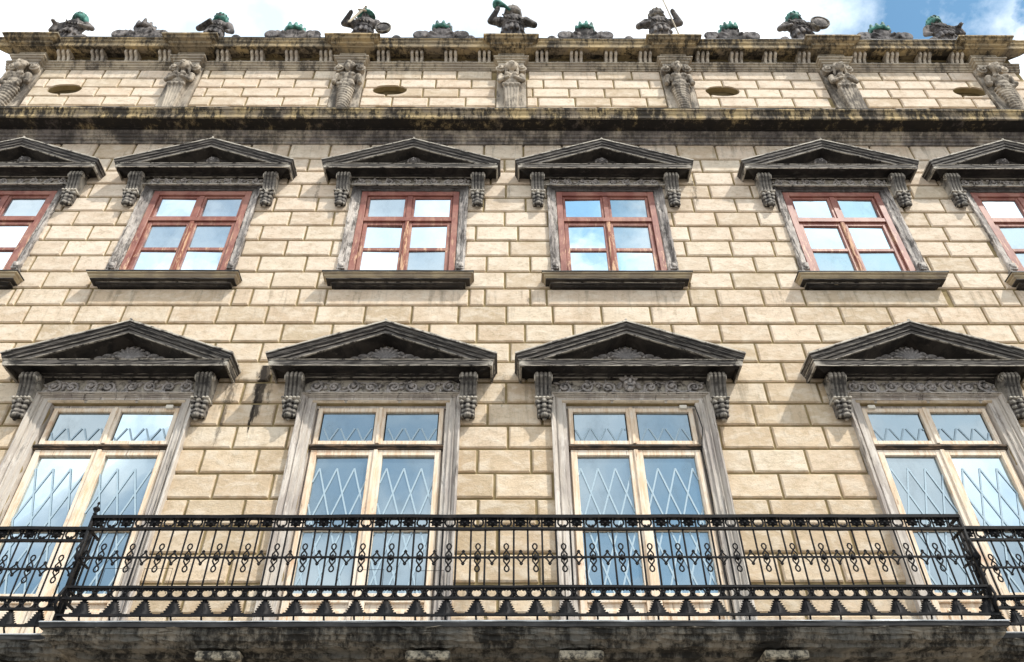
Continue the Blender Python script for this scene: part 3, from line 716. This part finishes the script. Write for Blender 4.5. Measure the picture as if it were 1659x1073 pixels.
# ---- upper window
def upper_window(seed):
    random.seed(seed); DZ = 4.14
    m = MB(); z0, z1 = 9.60, 11.69
    frame_rect(m, -.775, .775, z0, z1, .095, -.012, .07)
    m.box(-.68, .68, -.004, .06, 10.985, 11.07)               # transom
    m.box(-.04, .04, .006, .06, 11.07, 11.59)                # top mullion
    for s in (-1, 1):
        xa, xb = (.012, .675) if s > 0 else (-.675, -.012)
        frame_rect(m, xa, xb, 9.66, 10.975, .062, .022, .06); m.box(xa+.06, xb-.06, .026, .06, 10.345, 10.41)
        frame_rect(m, xa+(.028 if s > 0 else 0), xb-(0 if s > 0 else .028), 11.075, 11.592, .04, .02, .06)
    win = obj('window', m, 'red', palace, bevel=.005)
    m = MB(); m.box(-.03, .03, -.006, .03, 9.66, 10.98); obj('mullion', m, 'peel', win, bevel=.008)
    for s in (-1, 1):
        for za, zb, a, b in ((11.115, 11.552, .075, .64), (10.41, 10.915, .07, .615), (9.70, 10.345, .07, .615)):
            xa, xb = (a, b) if s > 0 else (-b, -a); t1, t2 = random.uniform(-.004, .004), random.uniform(-.004, .004)
            ln = .012 if za > 11 else .006; g = MB(); g.add([(xa, .056+t1, za), (xb, .056-t1, za), (xb, .056-t1+t2-ln, zb), (xa, .056+t1+t2-ln, zb)], [(0, 1, 2, 3)]); obj('pane', g, 'glass2', win)
    pr = [(0, 0), (0, .075), (.03, .075), (.045, .055), (.06, .05), (.07, .035), (.125, .03), (.14, .0), (.15, -.06)]
    m = MB(); m.sweep(pr, [lambda q, p: (-.92+q, -p, 9.62), lambda q, p: (-.92+q, -p, 11.75-q*.5), lambda q, p: (.92-q, -p, 11.75-q*.5), lambda q, p: (.92-q, -p, 9.62)], step=.06, jit=.006, refine=.008)
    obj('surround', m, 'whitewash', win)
    for s in (-1, 1):
        m = MB(); m.box(s*.86-.055, s*.86+.055, -.085, 0, 9.86, 9.99); m.ell((s*.86, -.09, 9.925), (.035, .02, .04)); m.ell((s*.86-.025, -.09, 9.95), (.02, .015, .02)); m.ell((s*.86+.025, -.09, 9.90), (.02, .015, .02)); obj('rosette', m, 'whitewash', win)
    m = MB(); m.three(.83, [(0, 9.67), (.20, 9.655), (.225, 9.65), (.23, 9.625), (.205, 9.615), (.20, 9.585), (.18, 9.565), (.175, 9.55), (.115, 9.545), (.11, 9.52), (.08, 9.51), (.07, 9.50), (0, 9.505)], refine=.008)
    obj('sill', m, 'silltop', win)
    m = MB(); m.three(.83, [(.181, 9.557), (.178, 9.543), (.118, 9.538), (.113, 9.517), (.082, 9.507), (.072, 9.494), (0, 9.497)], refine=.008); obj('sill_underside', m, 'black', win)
    m = MB(); m.three(.83, [(0, 9.675), (.235, 9.662), (.237, 9.645), (.22, 9.643)], refine=0, jit=.002, step=.2); obj('sill_flashing', m, 'flash', win)
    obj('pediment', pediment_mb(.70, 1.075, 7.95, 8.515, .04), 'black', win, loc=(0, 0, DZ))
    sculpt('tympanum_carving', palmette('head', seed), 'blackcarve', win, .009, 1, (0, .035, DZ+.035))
    m = MB(); m.box(-.96, .96, -.048, 0, 11.77, 11.95); m.box(-.97, .97, -.10, 0, 11.748, 11.772); obj('frieze', m, 'black', win)  # relief contrast painted in: sooty black ground, paler carving over it
    obj('frieze_carving', frieze_mb('scroll', seed, 11.775, .155, .93, 0), 'blackcarve', win, True)
    for s in (-1, 1):
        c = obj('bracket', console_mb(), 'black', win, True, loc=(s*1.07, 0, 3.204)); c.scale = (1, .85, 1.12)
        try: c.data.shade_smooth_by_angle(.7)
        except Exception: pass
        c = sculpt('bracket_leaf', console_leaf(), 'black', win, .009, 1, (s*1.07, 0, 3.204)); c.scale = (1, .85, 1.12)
    return win
for i, x in enumerate(UPX):
    o = upper_window(20+i); o.location.x = x

# ---------------------------------------------------------------- balcony
def slab_mb(xa, xb, P, left=True, right=True):
    m = MB(); pr = [(-P, 4.25), (0, 4.24), (0, 4.215), (-.02, 4.205), (-.025, 4.165), (-.05, 4.155), (-.06, 4.125), (-.12, 4.105), (-.13, 4.085), (-.26, 4.08), (-.27, 4.05), (-P, 4.05)]
    S = []
    fx = lambda s: (lambda p, z: (xa-(p if left else 0)*1.0 if s < 0 else xb+(p if right else 0), 0, z))
    def st(side, front): return lambda p, z: ((xa-p) if side < 0 else (xb+p), (-P-p) if front else 0, z)
    prr = [(max(p, -P+.02), z) for p, z in pr]
    m.sweep(prr, [st(-1, 0), st(-1, 1), st(1, 1), st(1, 0)], jit=.010, step=.06, refine=.014)
    return m
def console_block():
    m = MB(); m.box(-.19, .19, -1.17, 0, 3.985, 4.06); m.box(-.16, .16, -1.12, 0, 3.86, 3.985)
    pr = [(-1.08, 3.87), (-1.10, 3.75), (-1.04, 3.62), (-.9, 3.52), (-.7, 3.45), (-.45, 3.38), (-.25, 3.2), (-.12, 3.0), (0, 2.95), (0, 3.87)]
    n = len(pr); m.add([(x, y, z) for x in (-.15, .15) for y, z in pr], [tuple(range(n)), tuple(range(2*n-1, n-1, -1))]+[(i, (i+1) % n, (i+1) % n+n, i+n) for i in range(n)])
    return m
cb0 = None
for nm, xa, xb, P, cons in (('centre', -3.98, 4.32, 1.29, (-2.46, -.67, .64, 2.40)), ('left', -6.6, -3.80, 1.02, (-4.6, -5.9)), ('right', 4.15, 7.0, 1.02, (5.0, 6.4))):
    m = slab_mb(xa, xb, P)
    if nm != 'centre': m.v = [(x, y, z-.006) for x, y, z in m.v]
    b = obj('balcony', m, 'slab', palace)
    fl = MB(); e = 0
    fl.sweep([(-P+.05, 4.268), (.014, 4.264), (.020, 4.256), (.014, 4.250)], [lambda p, z: (xa-p, 0, z-(.004 if nm != 'centre' else 0)), lambda p, z: (xa-p, -P-p, z-(.004 if nm != 'centre' else 0)), lambda p, z: (xb+p, -P-p, z-(.004 if nm != 'centre' else 0)), lambda p, z: (xb+p, 0, z-(.004 if nm != 'centre' else 0))], step=.25, jit=.003, refine=0)
    obj('flashing', fl, 'lead', b)
    m = MB(); dz = (.004 if nm != 'centre' else 0); m.sweep([(.005, 4.25), (.012, 4.247), (.008, 4.214), (-.01, 4.211)], [lambda p, z: (xa-p, 0, z-dz), lambda p, z: (xa-p, -P-p, z-dz), lambda p, z: (xb+p, -P-p, z-dz), lambda p, z: (xb+p, 0, z-dz)], step=.25, jit=.003, refine=0); obj('drip_edge', m, 'flash', b)
    for x in cons:
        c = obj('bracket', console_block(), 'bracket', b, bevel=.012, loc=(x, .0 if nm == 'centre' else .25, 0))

# ---------------------------------------------------------------- iron railings
PT = .1333
def bar(m, x0, x1, z, h=.010, d=.016, y=0): m.box(x0, x1, y-d, y+d, z-h, z+h)
def r_ring():
    m = MB(); m.tube([(.047*math.cos(a), 0, .060+.044*math.sin(a)) for a in [2*PI*k/16 for k in range(16)]], .009, 6, True)
    for s in (-1, 1): m.tube([(s*(.006+.012*(1-math.cos(a))), 0, .022+.012*math.sin(a)) for a in [k*.6 for k in range(8)]], .0058, 5)
    return m
def r_leaf():
    m = MB(); pts = []
    for k in range(16):
        a = 2*PI*k/16; r = .064 if k % 2 == 0 else .045
        pts.append((r*math.cos(a), .060+r*.8*math.sin(a)))
    m.plate(pts, -.006, .006); m.ell((0, -.006, .06), (.018, .012, .016), nu=8, nv=6)
    for k in range(4):
        a = PI/4+PI/2*k; m.tube([(.02*math.cos(a), -.006, .06+.02*math.sin(a)), (.06*math.cos(a), 0, .06+.046*math.sin(a))], .006, 5)
    return m
def r_eight():   # figure of eight with a boss
    m = MB(); pts = []
    for k in range(48):
        t = 2*PI*k/48; pts.append((.030*math.sin(2*t)*(1.0), 0, .135*math.cos(t)))
    q = []
    for s in (1, -1):
        lp = [(s*.0, 0, 0)]
        pts = [(-.024, 0, .0), (-.026, 0, s*.035), (.0, 0, s*.072), (.018, 0, s*.095), (.021, 0, s*.115), (.012, 0, s*.132), (0, 0, s*.137), (-.012, 0, s*.132), (-.021, 0, s*.115), (-.018, 0, s*.095), (0, 0, s*.072), (.026, 0, s*.035), (.024, 0, 0)]
        m.tube(pts, .0078, 6)
    m.ell((0, -.006, 0), (.022, .016, .022), nu=8, nv=6); m.plate([(-.034, 0), (0, -.034), (.034, 0), (0, .034)], -.007, .007)
    return m
def r_star():
    m = MB()
    for sx in (-1, 1):
        for sz in (-1, 1):
            m.tube([(sx*.066, 0, 0), (sx*.045, 0, sz*.004), (sx*.028, 0, sz*.016), (sx*.012, 0, sz*.036), (0, 0, sz*.060)], .0078, 6)
    for sz in (-1, 1): m.ell((0, 0, sz*.064), (.014, .012, .012), nu=8, nv=6); m.ell((-.010, 0, sz*.058), (.008, .008, .006), nu=6, nv=5); m.ell((.010, 0, sz*.058), (.008, .008, .006), nu=6, nv=5)
    return m
def r_oval():
    m = MB(); m.tube([(.050*math.cos(a), 0, .048+.040*math.sin(a)) for a in [2*PI*k/16 for k in range(16)]], .008, 6, True)
    for s in (-1, 1): m.tube([(s*(.004+.011*(1-math.cos(a))), 0, .083-.011*math.sin(a)) for a in [k*.6 for k in range(7)]], .0055, 5)
    return m
def r_node():
    m = MB(); m.ell((0, 0, .05), (.016, .014, .014), nu=8, nv=6)
    for sx in (-1, 1):
        for sz in (-1, 1): m.tube([(sx*.008, 0, .05+sz*.01), (sx*.014, 0, .05+sz*.03), (sx*.03, 0, .05+sz*.046)], .0075, 5)
    return m
def r_palm():    # serrated leaf standing on the bottom rail
    m = MB(); R_ = []; n = 7
    for k in range(n+1):
        t = k/n; xx = .006+.070*t; zz = .140*(1-t)-.008
        R_.append((xx, zz)); 
        if k < n: R_.append((xx+.024, zz-.006))
    poly = [(-x, z) for x, z in R_][::-1]+[(x, z) for x, z in R_]
    # build as two folded halves so the leaf has relief
    poly = poly+[(.112, -.016), (-.112, -.016)]
    m.plate(poly, -.005, .005)
    m.ell((0, -.003, .06), (.008, .007, .07), nu=10, nv=8)
    m.ell((.088, 0, .0), (.012, .010, .012), nu=8, nv=6); m.ell((-.088, 0, .0), (.012, .010, .012), nu=8, nv=6)
    return m
def r_foot(): m = MB(); m.tube([(0, 0, 4.365), (.002, .004, 4.33), (.004, .03, 4.30), (.006, .05, 4.265)], [.009, .009, .010, .011], 6); return m
cache = {}
def shared(name, fn, parent, loc, smooth=True):
    if name not in cache:
        o = obj(name, fn(), 'iron', parent, smooth, loc=loc); cache[name] = o; return o
    o = cache[name].copy(); COL.objects.link(o); o.parent = parent; o.location = loc
    o.rotation_euler = (0, random.uniform(-.035, .035), 0) if name in ('figure_eight', 'star_ornament', 'palm_leaf') else ((0, random.uniform(-.009, .009), 0) if name == 'baluster' else (0, random.uniform(-.05, .05), 0)); return o
def railing(xa, xb, Y, label, finials=()):
    r = empty('balcony_railing', (xa, Y, 4.27)); tag(r, label, 'railing')
    O = lambda x, z: (x-xa, 0, z-4.27)
    n = round((xb-xa)/PT); pt = (xb-xa)/n
    def rail(nm, z, h, d):
        m = MB(); k = max(2, int((xb-xa)/.3)); pts = [((xb-xa)*i/k, random.uniform(-.004, .004), z-4.27+random.uniform(-.003, .003)) for i in range(k+1)]
        for a, b in zip(pts[:-1], pts[1:]):
            m.add([(p[0], p[1]+yy, p[2]+zz) for p in (a, b) for yy, zz in ((-d, -h), (d, -h), (d, h), (-d, h))], [(0, 4, 5, 1), (1, 5, 6, 2), (2, 6, 7, 3), (3, 7, 4, 0), (0, 1, 2, 3), (7, 6, 5, 4)])
        obj(nm, m, 'iron', r)
    rail('top_rail', 5.295, .016, .03); rail('rail', 5.175, .011, .018); rail('rail', 4.605, .011, .018); rail('rail', 4.500, .010, .018); rail('rail', 4.352, .009, .014); rail('rail', 4.890, .0075, .009)
    for i in range(n+1):
        x = xa+pt*i
        shared('baluster', lambda: MB().tube([(0, 0, -.40), (0, 0, -.2), (0, 0, 0), (0, 0, .19), (0, 0, .40)], .0092, 6), r, O(x, 4.90))
        if i < n:
            xc = x+pt/2
            shared('ring', r_ring, r, O(xc, 5.183)) if i % 2 else shared('rosette', r_leaf, r, O(xc, 5.183))
            shared('figure_eight', r_eight, r, O(xc, 4.888)) if i % 2 else shared('star_ornament', r_star, r, O(xc, 4.888))
            shared('oval_link', r_oval, r, O(xc, 4.502))
            if i % 2: shared('palm_leaf', r_palm, r, O(xc, 4.366)); shared('foot', lambda: MB().tube([(0, 0, .1), (.002, .004, .06), (.004, .03, .03), (.006, .05, -.005)], [.009, .009, .010, .011], 6), r, O(xc, 4.27))
        shared('node', r_node, r, O(x, 4.50))
    for x in finials:
        m = MB(); m.lathe([(.012, 0), (.02, .012), (.012, .03), (.030, .055), (.034, .07), (.02, .085), (.008, .095), (.006, .11), (.013, .122), (.013, .132), (.004, .145)], (x-xa, 0, 1.05), 12); obj('finial', m, 'iron', r, True)
    for x in (xa, xb):
        m = MB(); m.box(x-xa-.014, x-xa+.014, -.014, .014, 0, 1.045); m.tube([(x-xa, -.01, .1), (x-xa-.02, -.05, .16), (x-xa+.0, -.07, .24), (x-xa+.01, -.03, .33)], .014, 7); m.tube([(x-xa, -.01, .52), (x-xa+.02, -.045, .6), (x-xa-.01, -.055, .68), (x-xa, -.02, .78)], .011, 7); m.ell((x-xa, -.02, .62), (.03, .03, .035))
        m.tube([(x-xa, 0, .09), (x-xa+.05, .02, .04), (x-xa+.09, .03, .0)], .012, 6)
        obj('post', m, 'iron', r, True)
    return r
rc = railing(-3.93, 4.33, -1.2, 'long black wrought iron railing on the projecting middle part of the balcony', (-3.93,))
# returns at both ends of the middle part
for x in (-3.93, 4.33):
    m = MB()
    for z, h in ((5.305, .012), (5.178, .009), (4.888, .006), (4.6, .009), (4.498, .008), (4.362, .008)): m.box(x+3.93-.012, x+3.93+.012, .0, .23, z-4.27-h, z-4.27+h)
    m.box(x+3.93-.008, x+3.93+.008, .13, .146, .22, .91)
    obj('return_rail', m, 'iron', rc)
for x, z, wdt in ((-3.66, 4.80, .24), (-3.3, 4.80, .25), (-1.36, 4.785, .24), (-.82, 4.775, .25)):    # thin wire holders hooked over the rail
    m = MB(); xx = x+3.93; m.tube([(xx, .03, 4.56-4.27), (xx-.004, .03, z-4.27-.002), (xx+wdt, .03, z-4.27), (xx+wdt, .03, 4.56-4.27)], .0028, 5); obj('wire_holder', m, 'iron', rc)
railing(-6.55, -4.02, -.97, 'short black iron railing on the recessed left wing of the balcony')
railing(4.43, 6.96, -.97, 'short black iron railing on the recessed right wing of the balcony')

# ================================================================ roof statues
def figure(seed, arms, lean=0, turn=0, beard=False, feather=False):
    """standing armoured figure, about 1.85 m, built as one continuous surface, origin at its feet"""
    random.seed(seed); m = MB(); lx = lambda z: lean*(z/1.8)
    P = lambda x, y, z: (x+lx(z), y, z)
    m.box(-.26, .26, -.20, .20, -.02, .05)
    for s in (-1, 1):
        m.cap(P(s*.12, -.02, .08), P(s*.11, -.02, .48), .07, .085); m.cap(P(s*.11, -.02, .48), P(s*.09, 0, .92), .09, .12); m.ell(P(s*.13, -.08, .07), (.06, .13, .045))
    for k in range(11):     # skirt of lappets
        a = 2*PI*k/11; m.cap(P(.17*math.cos(a), .13*math.sin(a), 1.02), P(.22*math.cos(a), .18*math.sin(a), .80), .045, .04, 8)
    m.ell(P(0, 0, 1.0), (.20, .15, .14)); m.ell(P(0, 0, 1.17), (.185, .14, .15)); m.ell(P(0, -.02, 1.33), (.26, .18, .17))
    for k in range(4): m.tube([P((.20-.004*k)*math.cos(a), (.155)*math.sin(a), 1.08+.05*k) for a in [2*PI*i/16 for i in range(16)]], .013, 6, True)
    for k in range(5): m.cap(P(-.20+.08*k, -.15, 1.42-.03*k), P(-.14+.08*k, -.185, 1.24-.03*k), .022, .014, 6)
    m.tube([P(.21*math.cos(a), .17*math.sin(a), 1.06) for a in [2*PI*i/16 for i in range(16)]], .026, 6, True)
    m.cap(P(0, 0, 1.42), P(0, -.02, 1.52), .07, .065)
    for s in (-1, 1):
        m.ell(P(s*.25, 0, 1.40), (.105, .11, .10)); m.tube([P(s*(.25+.09*math.cos(a)), -.0+.1*math.sin(a), 1.35) for a in [2*PI*i/12 for i in range(12)]], .018, 6, True)
    for s, pts in arms:     # shoulder, elbow, hand
        sh = (s*.27, -.01, 1.37); e, h = pts
        m.cap(P(*sh), P(*e), .10, .075); m.cap(P(*e), P(*h), .072, .05); m.ell(P(*h), (.045, .05, .055))
        for k in range(4): m.cap(P(h[0]-.03+.02*k, h[1]-.035, h[2]), P(h[0]-.03+.02*k, h[1]-.045, h[2]-.045), .011, .009, 6)
        m.cap(P(h[0]-s*.035, h[1]-.02, h[2]+.02), P(h[0]-s*.01, h[1]-.06, h[2]), .012, .010, 6)
    hx, hy, hz = turn*.02, -.035, 1.64
    m.ell(P(hx, hy, hz), (.095, .11, .135)); fx = turn*.04
    m.ell(P(hx+fx, hy-.105, hz-.01), (.018, .028, .035)); m.ell(P(hx+fx*.8, hy-.095, hz+.04), (.065, .02, .014)); m.ell(P(hx+fx*.8, hy-.095, hz-.06), (.03, .015, .010)); m.ell(P(hx, hy-.08, hz-.105), (.035, .03, .03))
    for s in (-1, 1): m.ell(P(hx+s*.04+fx*.6, hy-.085, hz-.015), (.024, .02, .022)); m.ell(P(hx+s*.095, hy+.01, hz-.01), (.02, .03, .04))
    if beard: m.ell(P(hx, hy-.075, hz-.14), (.06, .045, .09))
    return m, P
def helmet(style, P):
    m = MB(); cx, cy, cz = P(0, -.03, 1.68)
    if style == 'pointed': prof = [(.118, -.10), (.130, -.03), (.125, .05), (.10, .12), (.06, .175), (.02, .215), (.005, .24)]
    elif style == 'round': prof = [(.120, -.10), (.140, -.03), (.135, .06), (.105, .12), (.06, .155), (.01, .17)]
    else: prof = [(.15, -.02), (.16, 0), (.11, .03), (.10, .09), (.07, .13), (.01, .145)]
    m.lathe(prof, (cx, cy, cz), 16)
    for k in range(6): m.tube([(cx+.132*math.cos(b)*math.cos(k*PI/6), cy+.132*math.cos(b)*math.sin(k*PI/6), cz+.01+.16*math.sin(b)) for b in [PI*i/10 for i in range(11)]], .010, 5)
    m.tube([(cx, cy-.13*math.cos(a), cz+.02+.16*math.sin(a)) for a in [PI*i/10 for i in range(11)]], .014, 6)
    if style != 'cap':
        for s in (-1, 1): m.ell((cx+s*.115, cy, cz-.07), (.03, .06, .075))
    return m
akimbo = lambda s: (s, ((s*.42, -.02, 1.22), (s*.24, -.16, 1.12)))
hang = lambda s: (s, ((s*.38, .0, 1.12), (s*.36, -.12, .88)))
chest = lambda s: (s, ((s*.40, -.06, 1.16), (s*.10, -.24, 1.24)))
raised = lambda s: (s, ((s*.44, -.06, 1.30), (s*.30, -.20, 1.58)))
out = lambda s: (s, ((s*.38, -.08, 1.22), (s*.42, -.22, 1.22)))
ST = [ # x, seed, arms, lean, turn, helmet style, helmet material, extras, label
 (-8.70, 31, (out(-1), akimbo(1)), .05, .5, 'round', 'verdigris', 'cloak', 'stone warrior in ribbed round green helmet, arm out, at the left roof end'),
 (-5.86, 32, (chest(-1), hang(1)), .06, .6, 'pointed', 'verdigris', '', 'stone warrior in pointed bright green helmet, second statue from the left end'),
 (-2.88, 33, (raised(-1), hang(1)), 0, -.3, 'cap', 'verdigris', 'sword', 'stone warrior in flat green cap holding a pale sword, shield beside it'),
 (.12, 34, (raised(-1), akimbo(1)), .0, -1, 'round', 'statue', 'trumpet', 'burly grey-helmeted stone figure holding a green horn to its mouth'),
 (3.10, 35, (akimbo(-1), raised(1)), -.03, -.4, 'pointed', 'statue', 'spear', 'stone warrior in a pointed grey helmet with raised arm gripping an upright spear'),
 (5.96, 36, (akimbo(-1), akimbo(1)), -.10, -.6, 'pointed', 'verdigris', 'shield', 'stone warrior with pointed green helmet leaning left, arm resting on an oval shield'),
 (8.80, 37, (hang(-1), out(1)), -.10, -.7, 'pointed', 'verdigris', 'cloak', 'stone warrior in dark green pointed helmet, arm out, at the right roof end'),
]
for (x, sd, arms, lean, turn, hs, hmat, ex, lb) in ST:
    t = empty('warrior_statue', (x, -.06, 15.83)); k_ = {31: .72, 32: .72, 33: .80, 34: .88, 35: .84, 36: .78, 37: .71}[sd]; t.scale = (k_*1.16, k_*1.1, k_*1.03); tag(t, lb, 'statue', 'warrior statues standing along the roof parapet')
    m, P = figure(sd, arms, lean, turn, beard=sd in (31, 35))
    if ex in ('cloak',):
        s = -1 if sd == 31 else 1
        for k in range(4): m.cap(P(s*(.12+.09*k), .02-.03*k, 1.32-.02*k), P(s*(.20+.09*k), -.06, 1.02), .10, .06)
    sculpt('body', m, 'statue', t, .0115, 1)
    hb = helmet(hs, P); hc = P(0, -.03, 1.66); hb.v = [tuple(hc[q]+(v[q]-hc[q])*1.3 for q in range(3)) for v in hb.v]; obj('helmet', hb, hmat, t, True)
    if ex in ('sword', 'club'):
        m = MB()
        if ex == 'sword':
            m.box(-.03, .03, -.012, .012, -.62, .0); m.box(-.10, .10, -.02, .02, 0, .035); m.cap((0, 0, .05), (0, 0, .17), .018, .018); m.ell((0, 0, .2), (.03, .03, .03))
            o = obj('sword', m, 'grey', t, bevel=.005, loc=(-.05, -.27, 1.52)); o.rotation_euler = (0, .35, 0)
            m = MB(); m.cap((.02, .14, .1), (.02, .14, 1.98), .014, .012); m.lathe([(.012, 0), (.04, .03), (.028, .09), (.004, .17)], (.02, .14, 1.98), 8); m.tube([(-.06, .14, 1.97), (.02, .14, 2.0), (.10, .14, 1.97)], .012, 6); obj('spear', m, 'statue', t, True)
            m = MB(); m.ell((.44, -.08, 1.0), (.17, .06, .22)); m.tube([(.44+.16*math.cos(a), -.12, 1.0+.21*math.sin(a)) for a in [2*PI*i/16 for i in range(16)]], .02, 6, True); obj('shield', m, 'statue', t, True)
        else:
            m.cap((0, 0, 0), (-.10, -.04, .08), .04, .06); m.ell((-.12, -.04, .09), (.07, .06, .07)); obj('club', m, 'statue', t, True, loc=(-.12, -.30, 1.26))
    if ex == 'spear':
        m = MB(); m.cap((.27, -.26, .1), (.13, -.22, 2.15), .016, .014); m.lathe([(.014, 0), (.045, .03), (.03, .10), (.004, .2)], (.13, -.22, 2.13), 8); obj('spear', m, 'grey', t, True)
    if ex == 'trumpet':
        m = MB(); m.tube([(-.05, -.17, 1.57), (-.16, -.22, 1.66), (-.26, -.24, 1.72), (-.34, -.24, 1.70)], [.025, .04, .075, .10], 10); m.ell((-.36, -.24, 1.69), (.05, .09, .09)); obj('horn', m, 'verdigris', t, True)
    if ex == 'shield':
        m = MB(); m.ell((.30, -.24, 1.04), (.20, .07, .26)); m.tube([(.30+.19*math.cos(a), -.28, 1.04+.25*math.sin(a)) for a in [2*PI*i/16 for i in range(16)]], .022, 6, True); obj('shield', m, 'statue', t, True)
# crest ornaments between the statues
def crest(seed, tall=False):
    random.seed(seed); m = MB(); Z = .18
    m.box(-.42, .42, -.10, .10, -.02, .12)
    m.ell((0, 0, .42), (.20, .12, .32)); m.ell((0, -.06, .55), (.17, .09, .15))
    for k in range(6): a = PI*(.12+.76*k/5); m.cap((0, -.07, .42), (.20*math.cos(a), -.11, .42+.26*math.sin(a)), .035, .04, 8)
    for s in (-1, 1):
        m.cap((s*.12, -.02, .40), (s*.30, -.04, .56), .09, .08); m.cap((s*.30, -.04, .56), (s*.41, -.05, .46), .075, .07)
        for r in (.10, .055): m.tube([(s*.39+r*math.cos(a), -.10, .45+r*math.sin(a)) for a in [2*PI*i/12 for i in range(12)]], .03, 6, True)
        m.cap((s*.25, 0, .1), (s*.38, 0, .38), .09, .07)
    return m
def crown_mb(seed):
    random.seed(seed); m = MB()
    m.tube([(.15*math.cos(a), -.05+.12*math.sin(a), .67) for a in [2*PI*i/16 for i in range(16)]], .035, 6, True)
    for k in range(9): a = 2*PI*k/9+random.uniform(-.1, .1); m.cap((.15*math.cos(a), -.05+.12*math.sin(a), .68), (.165*math.cos(a), -.05+.13*math.sin(a), .79+random.uniform(-.03, .05)), .05, .028, 8)
    m.ell((0, -.05, .74), (.16, .12, .10)); m.ell((0, -.05, .85), (.05, .05, .045))
    return m
CR = [(-7.22, 'stone', 'dark stone scroll crest with an uncoloured crown, first crest from the left'), (-4.22, 'verdigris', 'low scroll crest with a wide flat green crown, second crest from the left end'),
      (-1.30, 'verdigris', 'scroll crest with rounded green crown left of the middle statue'), (1.55, 'verdigris', 'scroll crest with green crown right of the middle statue'),
      (4.45, 'verdigris', 'scroll crest with jagged green crown between the spear bearer and the shield bearer'), (7.48, 'verdigris', 'scroll crest with tilted green crown next to the right end statue')]
for i, (x, mt, lb) in enumerate(CR):
    t = empty('roof_crest', (x, -.05, 15.86)); t.scale = (1.08, 1.08, 1.13); tag(t, lb, 'ornament', 'scroll crests between the roof statues')
    sculpt('scrolls', crest(60+i), 'statue', t, .012, 1)
    c = sculpt('crown', crown_mb(70+i), 'statue' if mt == 'stone' else mt, t, .011, 1)
    if i == 5: c.rotation_euler = (0, .18, 0); c.location = (-.13, 0, 0)
    if i == 1: c.location = (0, 0, -.08)
k = 0
for a in AX:
    for d in (-.78, .78):
        if not (-8.9 < a+d < 8.9): continue
        m = MB(); m.ell((0, 0, .20), (.10, .08, .09)); m.ell((.09*(1 if d > 0 else -1), 0, .14), (.08, .07, .07)); m.box(-.14, .14, -.07, .07, -.02, .14)
        o = sculpt('scroll_stone', m, 'statue', None, .016, 2, (a+d+random.uniform(-.03, .03), -.22, 15.88))
        ix = AX.index(a)
        nm = ['left end statue', 'second statue from the left', 'sword bearer', 'middle horn player', 'spear bearer', 'shield bearer', 'right end statue'][ix]
        tag(o, 'small rounded scroll stone on the parapet just %s of the %s' % ('left' if d < 0 else 'right', nm), 'stone scroll', 'small scroll stones on the parapet')

# ================================================================ ground and what the windows mirror
m = MB(); m.box(-400, 400, -400, 400, -.5, 0); tag(obj('ground', m, 'street'), kind='structure')
def leaves(m, c, r, n, s):
    for _ in range(n):
        while True:
            v = Vector((random.uniform(-1, 1), random.uniform(-1, 1), random.uniform(-1, 1)))
            if .3 < v.length < 1: break
        p = Vector(c)+Vector((v.x*r[0], v.y*r[1], v.z*r[2])); q = Euler((random.uniform(0, 6), random.uniform(0, 6), 0)).to_matrix()
        m.add([p+q @ Vector(k)*s for k in ((-1, 0, 0), (0, -.6, .1), (1, 0, 0), (0, .6, .1))], [(0, 1, 2, 3)])
mt = Mat('leaf', .7, .3); c = mt.mix(mt.ramp(mt.noise(.8), .4, .6), (.03, .06, .015), (.06, .10, .03)); mt.base(c); MT['leaf'] = mt.m
mt = Mat('bark', .9, .2); c = mt.mix(mt.ramp(mt.noise(8, stretch=(1, 1, .2)), .4, .6), (.06, .045, .03), (.12, .09, .07)); mt.base(c); MT['bark'] = mt.m
for (x, y, h, rr, lb) in ((21, -31, 15.5, 3.6, 'broad leafy street tree mirrored in the right hand balcony window'), (21.5, -12.5, 22, 2.2, 'tall slim street tree mirrored in the upper right window')):
    random.seed(int(x+h)); t = empty('street_tree', (x, y, 0)); tag(t, lb, 'tree')
    m = MB(); m.tube([(0, 0, 0), (.1, 0, h*.3), (0, .1, h*.6), (.1, 0, h*.9)], [.35, .28, .18, .05], 10)
    for k in range(9): a = k*2.4; z = h*(.4+.05*k); m.tube([(0, 0, z), (rr*.4*math.cos(a), rr*.4*math.sin(a), z+.8), (rr*.8*math.cos(a), rr*.8*math.sin(a), z+1.8)], [.1, .06, .02], 6)
    obj('trunk', m, 'bark', t)
    m = MB()
    for k in range(16): a = k*2.4; q = rr*random.uniform(.2, .8); leaves(m, (q*math.cos(a), q*math.sin(a), h*(.45+.5*k/16)), (rr*.45, rr*.45, rr*.4), 260, .16)
    obj('crown', m, 'leaf', t)
